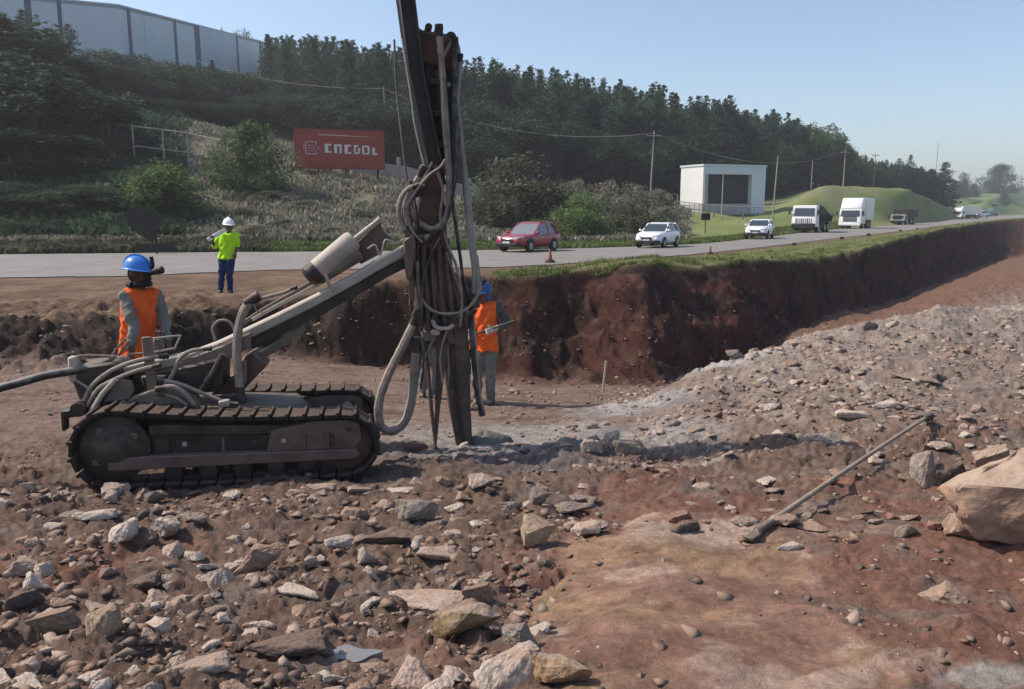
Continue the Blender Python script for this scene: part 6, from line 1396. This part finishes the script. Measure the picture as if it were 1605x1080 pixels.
NR = [(1520, 850, 60, 40, 'clay', 'reddish stone lying at the foot of the very large boulder'), (842, 862, 60, 56, 'tan', 'rounded brown boulder with a dark shaded face standing alone right of centre'),
 (652, 826, 66, 42, 'grey', 'angular grey block at the back of the rubble below the drill'),
 (600, 856, 92, 34, 'dark', 'purplish dark lump in front of the angular grey block'),
 (730, 1012, 108, 52, 'ochre', 'smooth ochre brown boulder with a flat top near the bottom middle'),
 (666, 962, 132, 30, 'pale', 'long flat pale slab just behind the smooth ochre boulder'),
 (712, 972, 90, 22, 'tan', 'tan slab tilted against the long flat pale slab'),
 (796, 1085, 104, 76, 'pale', 'large pale boulder cut by the bottom edge of the picture'),
 (818, 1022, 62, 40, 'grey', 'grey boulder leaning behind the large pale boulder'),
 (880, 1082, 96, 58, 'ochre', 'ochre boulder at the bottom edge right of the large pale boulder'),
 (590, 1062, 70, 30, 'tan', 'tan stone beside the small puddle near the bottom left of centre'),
 (440, 1036, 126, 30, 'dark', 'long dark ledge of rock left of the small puddle'),
 (302, 1052, 96, 32, 'pale', 'pale wedge shaped slab on the ground at the bottom left'),
 (395, 898, 76, 46, 'tan', 'tan block with a sharp dark underside left of centre'),
 (342, 922, 46, 40, 'pale', 'pale pointed stone just left of the tan block'),
 (402, 918, 46, 20, 'pale', 'small pale flat stone in front of the tan block'),
 (462, 938, 84, 28, 'white', 'bright flat slab right of the small pale flat stone'),
 (212, 928, 66, 26, 'dark', 'dark flat block in the left rubble'),
 (140, 826, 66, 22, 'white', 'bright white flat stone at the back left of the rubble'),
 (186, 856, 56, 34, 'white', 'bright white stone left of a dark rounded rock'),
 (219, 860, 54, 36, 'dark', 'dark rounded rock between two bright stones on the left'),
 (258, 848, 56, 34, 'white', 'bright white stone right of the dark rounded rock'),
 (214, 818, 32, 26, 'dark', 'small dark upright rock behind the dark rounded rock'),
 (24, 908, 58, 34, 'pale', 'pale block at the left edge of the rubble, topmost of its heap'),
 (68, 908, 44, 28, 'pale', 'pale square stone beside the heap at the left edge'),
 (52, 932, 46, 32, 'white', 'bright rounded stone at the front of the left edge heap'),
 (28, 958, 60, 36, 'dark', 'dark boulder below the left edge heap'),
 (76, 1006, 76, 46, 'tan', 'tan boulder with a black shaded front in the lower left'),
 (152, 998, 66, 52, 'tan', 'tall tan wedge stone right of the black fronted boulder'),
 (34, 1042, 52, 30, 'pale', 'pale flat topped stone near the bottom left corner'),
 (66, 1058, 42, 30, 'dark', 'dark stone beside the flat topped stone near the corner'),
 (36, 1078, 80, 24, 'white', 'pale crumbled stone in the bottom left corner'),
 (745, 945, 52, 40, 'tan', 'brown cube shaped stone behind the long flat pale slab'),
 (530, 860, 44, 20, 'white', 'bright white square stone left of the purplish dark lump'),
 (846, 792, 34, 30, 'grey', 'grey pointed stone behind the rounded brown boulder'),
 (802, 800, 36, 20, 'grey', 'smooth grey cobble left of the grey pointed stone'),
 (684, 888, 64, 22, 'pale', 'pale flat stone on the dark rubble in the middle'),
 (690, 876, 50, 18, 'pale', 'narrow pale stone behind the pale flat stone in the middle'),
 (576, 888, 36, 28, 'pale', 'pale knobbly stone left of the dark rubble in the middle'),
 (906, 806, 66, 20, 'grey', 'grey slab with a thin edge right of centre'),
 (928, 714, 34, 26, 'pale', 'pale round stone at the toe of the rubble ridge'),
 (958, 706, 26, 28, 'white', 'bright white upright stone at the toe of the rubble ridge'),
 (986, 716, 46, 32, 'grey', 'broken grey boulder at the toe of the rubble ridge'),
 (1076, 836, 52, 22, 'dark', 'dark ragged rock on the bare red ground left of the long tool'),
 (1240, 866, 42, 14, 'white', 'bright white flat stone beside the lower end of the long tool'),
 (1426, 842, 42, 24, 'tan', 'tan stone with a dark right side near the right edge'),
 (1456, 766, 48, 56, 'grey', 'upright grey slab leaning right of the long tool'),
 (1494, 764, 56, 42, 'dark', 'dark block wedged beside the upright grey slab'),
 (1532, 766, 60, 16, 'tan', 'flat tan plate of stone right of the dark block'),
 (1340, 660, 48, 16, 'white', 'pale half buried stone on the rubble ridge above the long tool'),
 (1392, 642, 44, 12, 'white', 'thin pale stone on the face of the rubble ridge'),
 (1204, 602, 30, 12, 'white', 'rounded pale stone near the pale dust on the ridge'),
 (1156, 564, 32, 12, 'grey', 'grey stone on the crest of the ridge at its low end'),
 (1250, 543, 24, 9, 'pale', 'pale stone on the crest of the ridge halfway up'),
 (1362, 522, 34, 16, 'grey', 'grey stone sticking out of the ridge crest near the top'),
 (1338, 536, 40, 10, 'grey', 'flat grey stone just under the ridge crest'),
 (1440, 604, 74, 9, 'grey', 'long thin grey slab lying on the upper ridge'),
 (1474, 602, 30, 14, 'dark', 'dark lump beside the long thin slab on the upper ridge'),
 (1318, 632, 16, 10, 'dark', 'small black stone on the face of the ridge'),
 (624, 772, 52, 12, 'white', 'bright flat stone behind the rubble right of the drill track'),
 (564, 776, 40, 14, 'pale', 'pale stone beside the front end of the drill track'),
 (500, 768, 48, 14, 'pale', 'pale sloping stone at the front of the drill track'),
 (240, 790, 36, 20, 'grey', 'grey cobble on the ground below the drill track'),
 (172, 788, 24, 16, 'pale', 'pale cobble on the ground below the rear of the drill track'),
 (40, 768, 24, 14, 'pale', 'pale stone on the ground left of the drill track'),
 (8, 778, 22, 8, 'white', 'small white flat stone at the left edge of the picture'),
 (1650, 862, 270, 150, 'clay', 'very large pinkish brown boulder cut by the right edge of the picture'),
 (1556, 752, 76, 60, 'clay', 'reddish boulder behind the very large pinkish boulder')]
BIG = {842: 3, 730: 1, 796: 0, 880: 8, 1652: 1, 1556: 3, 395: 5, 652: 8, 76: 3, 152: 0}
FLATP = {666, 712, 440, 302, 462, 402, 140, 1532, 1440, 1392, 684, 906, 624, 500, 36, 1340, 1338, 1240}
for r_ in NR:
    px, py, w, h, tone, lab = r_; nrock(px, py, w, h, tone, lab, shape=BIG.get(px, (4, 7)[px % 2] if px in FLATP else None), tilt=.06 if px in FLATP else .15, sink=.38 if w > 200 else .2, name='boulder' if w > 90 else 'rock')

# further stones: the largest as single rocks, the rest as rubble
def region(x, y):
    u = x / y
    if y > 7.6 and u > .17: return 'ridge'
    if y > 6.6 and u > -.02: return 'toe'
    if y > 6.2: return 'drill'
    return 'left' if u < .12 else 'right'
DENS = dict(left=1.0, right=.34, toe=.9, ridge=.55, drill=.22)
LAB = dict(left='on the rubble strewn ground in the left foreground', right='on the bare red ground in the right foreground', toe='in the grey debris between the mast and the ridge', ridge='half buried in the face of the rubble ridge', drill='on the ground round the drill')
cand = []
while len(cand) < 900:
    y = 2.7 + 9.5 * rngr.uniform() ** 1.25; x = rngr.uniform(-.72, .72) * y; rg = region(x, y)
    if rngr.uniform() > DENS[rg]: continue
    oc = float(patch(np.array([x]), np.array([y]), *OCHRE, soft=.35)[0])
    if oc > .4: continue
    if rg == 'right' and rngr.uniform() > .35 + .65 * (y > 4.6) * (x / y > .25): continue
    if -2.5 < x < -.9 and 6.15 < y < 7.9: continue
    if fbm(np.array([x * 1.1]), np.array([y * 1.1]), 3)[0] < -.25: continue
    w = min(.22, .054 * math.exp(rngr.normal() * .55) * (1.25 if rg in ('left', 'ridge') else 1.0))
    if any((x - a) ** 2 + (y - b2) ** 2 < (r + w * .4) ** 2 for a, b2, r in taken): continue
    taken.append((x, y, w * .4)); cand.append((w / y, x, y, w, rg))
cand.sort(reverse=True)
TONE = dict(left=['pale', 'tan', 'pale', 'tan', 'dark', 'pale', 'white', 'tan', 'white'], right=['tan', 'rust', 'pale', 'tan', 'dark', 'rust'], toe=['grey', 'pale', 'grey', 'dark', 'pale'], ridge=['pale', 'grey', 'tan', 'pale', 'grey', 'white'], drill=['tan', 'pale', 'grey', 'tan'])
WORD = dict(pale='pale', tan='tan brown', grey='grey', dark='dark', white='whitish', rust='reddish')
for k, (_, x, y, w, rg) in enumerate(cand[:225]):
    tone = TONE[rg][int(rngr.integers(0, len(TONE[rg])))]; h = w * rngr.uniform(.3, .7)
    rock(Vector((x, y, gz(x, y))), w, h, tone, f'loose {WORD[tone]} stone {LAB[rg]}', f'loose {WORD[tone]} stones {LAB[rg]}', sink=.25)
# flat pale slabs
ns_ = 0; tries = 0
while ns_ < 120 and tries < 20000:
    tries += 1; y = 2.8 + 5.6 * rngr.uniform() ** 1.1; u_ = rngr.uniform(-.7, .68); x = u_ * y; rg = region(x, y)
    if rg == 'right' and not (u_ > .22 and y > 4.6): continue
    if rg in ('drill', 'ridge') and rngr.uniform() > .3: continue
    if -2.6 < x < -.8 and 6.1 < y < 7.9: continue
    if float(patch(np.array([x]), np.array([y]), *OCHRE, soft=.35)[0]) > .3: continue
    w = min(.3, .125 * math.exp(rngr.normal() * .35))
    if any((x - a) ** 2 + (y - b2) ** 2 < (r + w * .4) ** 2 for a, b2, r in taken): continue
    taken.append((x, y, w * .4)); ns_ += 1; tone = ['pale', 'white', 'tan', 'pale', 'grey'][int(rngr.integers(0, 5))]
    rock(Vector((x, y, gz(x, y))), w, w * rngr.uniform(.16, .34), tone, f'flat {WORD[tone]} stone lying {LAB[rg]}', f'flat {WORD[tone]} stones {LAB[rg]}', shape=FLATS[int(rngr.integers(0, len(FLATS)))], tilt=.22, sink=.2, name='flat_stone')
# rubble: thousands of fist sized and smaller pieces
def small_variants():
    out = []
    for s in range(8):
        rng = np.random.default_rng(900 + s); bm = bmesh.new(); P = rng.normal(size=(11, 3)); P /= np.linalg.norm(P, axis=1)[:, None]; P *= rng.uniform(.7, 1.1, (11, 1)) * np.array([.5, .42, .3])
        for p in P: bm.verts.new(p)
        bmesh.ops.convex_hull(bm, input=bm.verts); bmesh.ops.delete(bm, geom=[v for v in bm.verts if not v.link_faces], context='VERTS'); bmesh.ops.triangulate(bm, faces=bm.faces)
        bm.verts.index_update(); out.append((np.array([tuple(v.co) for v in bm.verts]), np.array([[v.index for v in f.verts] for f in bm.faces]))); bm.free()
    return out
SV = small_variants()
def rubble(name, label, n, pick, smin, smax, mats, seed):
    rng = np.random.default_rng(seed); X, Y = pick(rng, n); n = len(X); Z = height(X, Y); Vv, Ff, Mi = [], [], []; base = 0
    S = smin * (smax / smin) ** (rng.uniform(size=n) ** 2.9); A = rng.uniform(0, 6.28, n); Tn = rng.integers(0, len(mats), n)
    for i in range(n):
        v, f = SV[i % 8]; ca_, sa_ = math.cos(A[i]), math.sin(A[i]); p = v * S[i] * np.array([1, 1, .5 + .6 * ((i * 7) % 11) / 11]); tl = ((i * 13) % 17 / 17 - .5) * .7
        p = np.stack([p[:, 0] * ca_ - p[:, 1] * sa_, p[:, 0] * sa_ + p[:, 1] * ca_, p[:, 2] + tl * p[:, 0]], 1) + np.array([X[i], Y[i], Z[i] + S[i] * .02]); Vv.append(p); Ff.append(f + base); base += len(v); Mi += [int(Tn[i])] * len(f)
    me = raw_mesh(name, np.concatenate(Vv), np.concatenate(Ff)); 
    for m_ in mats: me.materials.append(RM[m_])
    me.polygons.foreach_set('material_index', Mi); o = bpy.data.objects.new(name, me); C.objects.link(o); return tag(o, label, 'rubble', kind='stuff')
def pick_near(dens, y0=2.6, y1=12.5, pw=1.2):
    def f(rng, n):
        Y = y0 + (y1 - y0) * rng.uniform(size=n) ** pw; u_ = rng.uniform(-.75, .75, n); X = u_ * Y
        rg = np.where((Y > 7.6) & (u_ > .17), dens['ridge'], np.where((Y > 6.6) & (u_ > -.02), dens['toe'], np.where(Y > 6.2, dens['drill'], np.where(u_ < .12, dens['left'], dens['right']))))
        oc = patch(X, Y, *OCHRE, soft=.35); w = np.clip(.45 + fbm(X * 1.3, Y * 1.3, 4) * 1.1, 0, 1.3)
        k = rng.uniform(size=n) < rg * w * (1 - oc * .8); return X[k], Y[k]
    return f
rubble('rubble', 'broken stone fragments littering the ground in front of and round the drill', 46000, pick_near(dict(left=1.0, right=.28, toe=.95, ridge=.95, drill=.3)), .010, .13, ['tan', 'clod', 'clod', 'pale', 'clod', 'grey', 'tan', 'dark', 'rust'], 41)
def pick_ridge(rng, n):
    Y = rng.uniform(7.2, 13.5, n); u_ = rng.uniform(.12, .75, n); X = u_ * Y; k = rng.uniform(size=n) < np.clip(.35 + fbm(X * 1.1 + 30, Y * 1.1, 4) * 1.3, 0, 1); return X[k], Y[k]
rubble('rubble', 'broken grey stones and clods lying over the rubble ridge', 9000, pick_ridge, .025, .20, ['pale', 'grey', 'clod', 'pale', 'tan'], 44)
def pick_cut(rng, n):
    px = rng.uniform(150, 1500, n); u_ = (px - 802.5) / 1250; t = rng.uniform(6.6, 7.7, n) ; YK = np.stack([_smooth_u(KY[i], u_) for i in range(NK)], 1); r = np.arange(n); k = t.astype(int)
    Y = YK[r, k] + (YK[r, k + 1] - YK[r, k]) * (t - k); return u_ * Y, Y
rubble('rubble', 'dark clods and stones fallen along the foot of the red cut', 2600, pick_cut, .02, .16, ['dark', 'rust', 'dark', 'tan'], 42)
def pick_left(rng, n):
    X = rng.uniform(-9.5, -4.5, n); Y = rng.uniform(10.8, 13.6, n); k = rng.uniform(size=n) < np.clip(.4 + fbm(X, Y, 3), 0, 1); return X[k], Y[k]
rubble('rubble', 'dark broken ground and stones along the bank at the far left', 1800, pick_left, .02, .16, ['dark', 'grey', 'tan', 'dark', 'pale'], 43)

# ---- long handled tool lying across the rubble, wooden stake
p0, p1 = ground_at(1184, 848), ground_at(1452, 664); p0.z += .05; p1.z += .06
mid = p0.lerp(p1, .5); zt = max(gz(p0.lerp(p1, t).x, p0.lerp(p1, t).y) + .03 - p0.lerp(p1, t).z for t in np.linspace(.1, .9, 12)); p0.z += max(0, zt) * .6; p1.z += max(0, zt) * .9
tl = thing('long_handled_tool', p0, 'long wooden handled tool with dark metal ends lying across the rubble at the right', 'tool')
M_wood = mat('weathered_wood_handle', (.27, .215, .17), .85, var=.2, scale=9, bump=.3, bscale=30)
m = MB(); m.tube([p0.lerp(p1, t) + Vector((0, 0, .012 * math.sin(3 * t))) for t in np.linspace(0, 1, 9)], [.021, .020, .0185, .018, .017, .017, .017, .017, .017], 10); m.build('handle', M_wood, tl)
d = (p0 - p1).normalized(); sd = d.cross(Vector((0, 0, 1))).normalized()
m = MB(); m.prism([p0 - d * .12 + sd * .02, p0 - d * .12 - sd * .02, p0 + d * .0 - sd * .035, p0 + d * .10 - sd * .03, p0 + d * .10 + sd * .03, p0 + d * .0 + sd * .035], Vector((0, 0, -.022))); m.build('blade', M_dsteel, tl, bevel=.006)
m = MB(); m.tube([p0 - d * .2, p0 - d * .02], [.024, .028], 10); m.build('socket', M_frame, tl)
m = MB(); m.box(p1 + Vector((0, 0, .005)), (.13, .08, .075), Matrix.Rotation(.6, 3, 'Z')); m.build('head', M_dsteel, tl, bevel=.015)
p = ground_at(944, 614); m = MB(); m.tube([p - Vector((0, 0, .1)), at(950, 566, p.y)], [.022, .018], 8); tag(m.build('wooden_stake', M_pale, None, loc=p), 'thin pale wooden stake standing in the pit floor before the red cut', 'stake')

# ---- small puddle in the hollow of the rock
c = ground_at(545, 1028); M_water = bpy.data.materials.new('puddle_water'); M_water.use_nodes = True; b = M_water.node_tree.nodes['Principled BSDF']; b.inputs['Base Color'].default_value = (.20, .19, .185, 1); b.inputs['Roughness'].default_value = .06; b.inputs['Specular IOR Level'].default_value = .7
m = MB(); zc = PUD_Z + .012; m.prism([(c.x + math.cos(a) * .115 * (1 + .28 * math.sin(3 * a + 1) + .1 * math.sin(7 * a)), c.y + math.sin(a) * .07 * (1 + .3 * math.cos(2 * a + 1) + .12 * math.sin(5 * a)), zc) for a in np.linspace(0, 2 * math.pi, 40)[:-1]], (0, 0, -.03))
tag(m.build('water', M_water, None, smooth=None), kind='structure')
# ================================================================ dusty air
hz = bpy.data.materials.new('dusty_air'); hz.use_nodes = True; nt = hz.node_tree; nt.nodes.remove(nt.nodes['Principled BSDF'])
pv = nt.nodes.new('ShaderNodeVolumePrincipled'); pv.inputs['Color'].default_value = (.88, .90, .92, 1); pv.inputs['Density'].default_value = .0006; pv.inputs['Anisotropy'].default_value = .2
nt.links.new(pv.outputs[0], nt.nodes['Material Output'].inputs['Volume'])
m = MB(); xm_ = float(np.abs(V[:, 0]).max()) + 5 if False else 5200
m.box((0, 1250, 30), (2 * 5200, 2800, 72)); ho = m.build('haze', hz, None, smooth=None); tag(ho, 'thin dusty haze hanging in the air over the valley', 'haze', kind='stuff')
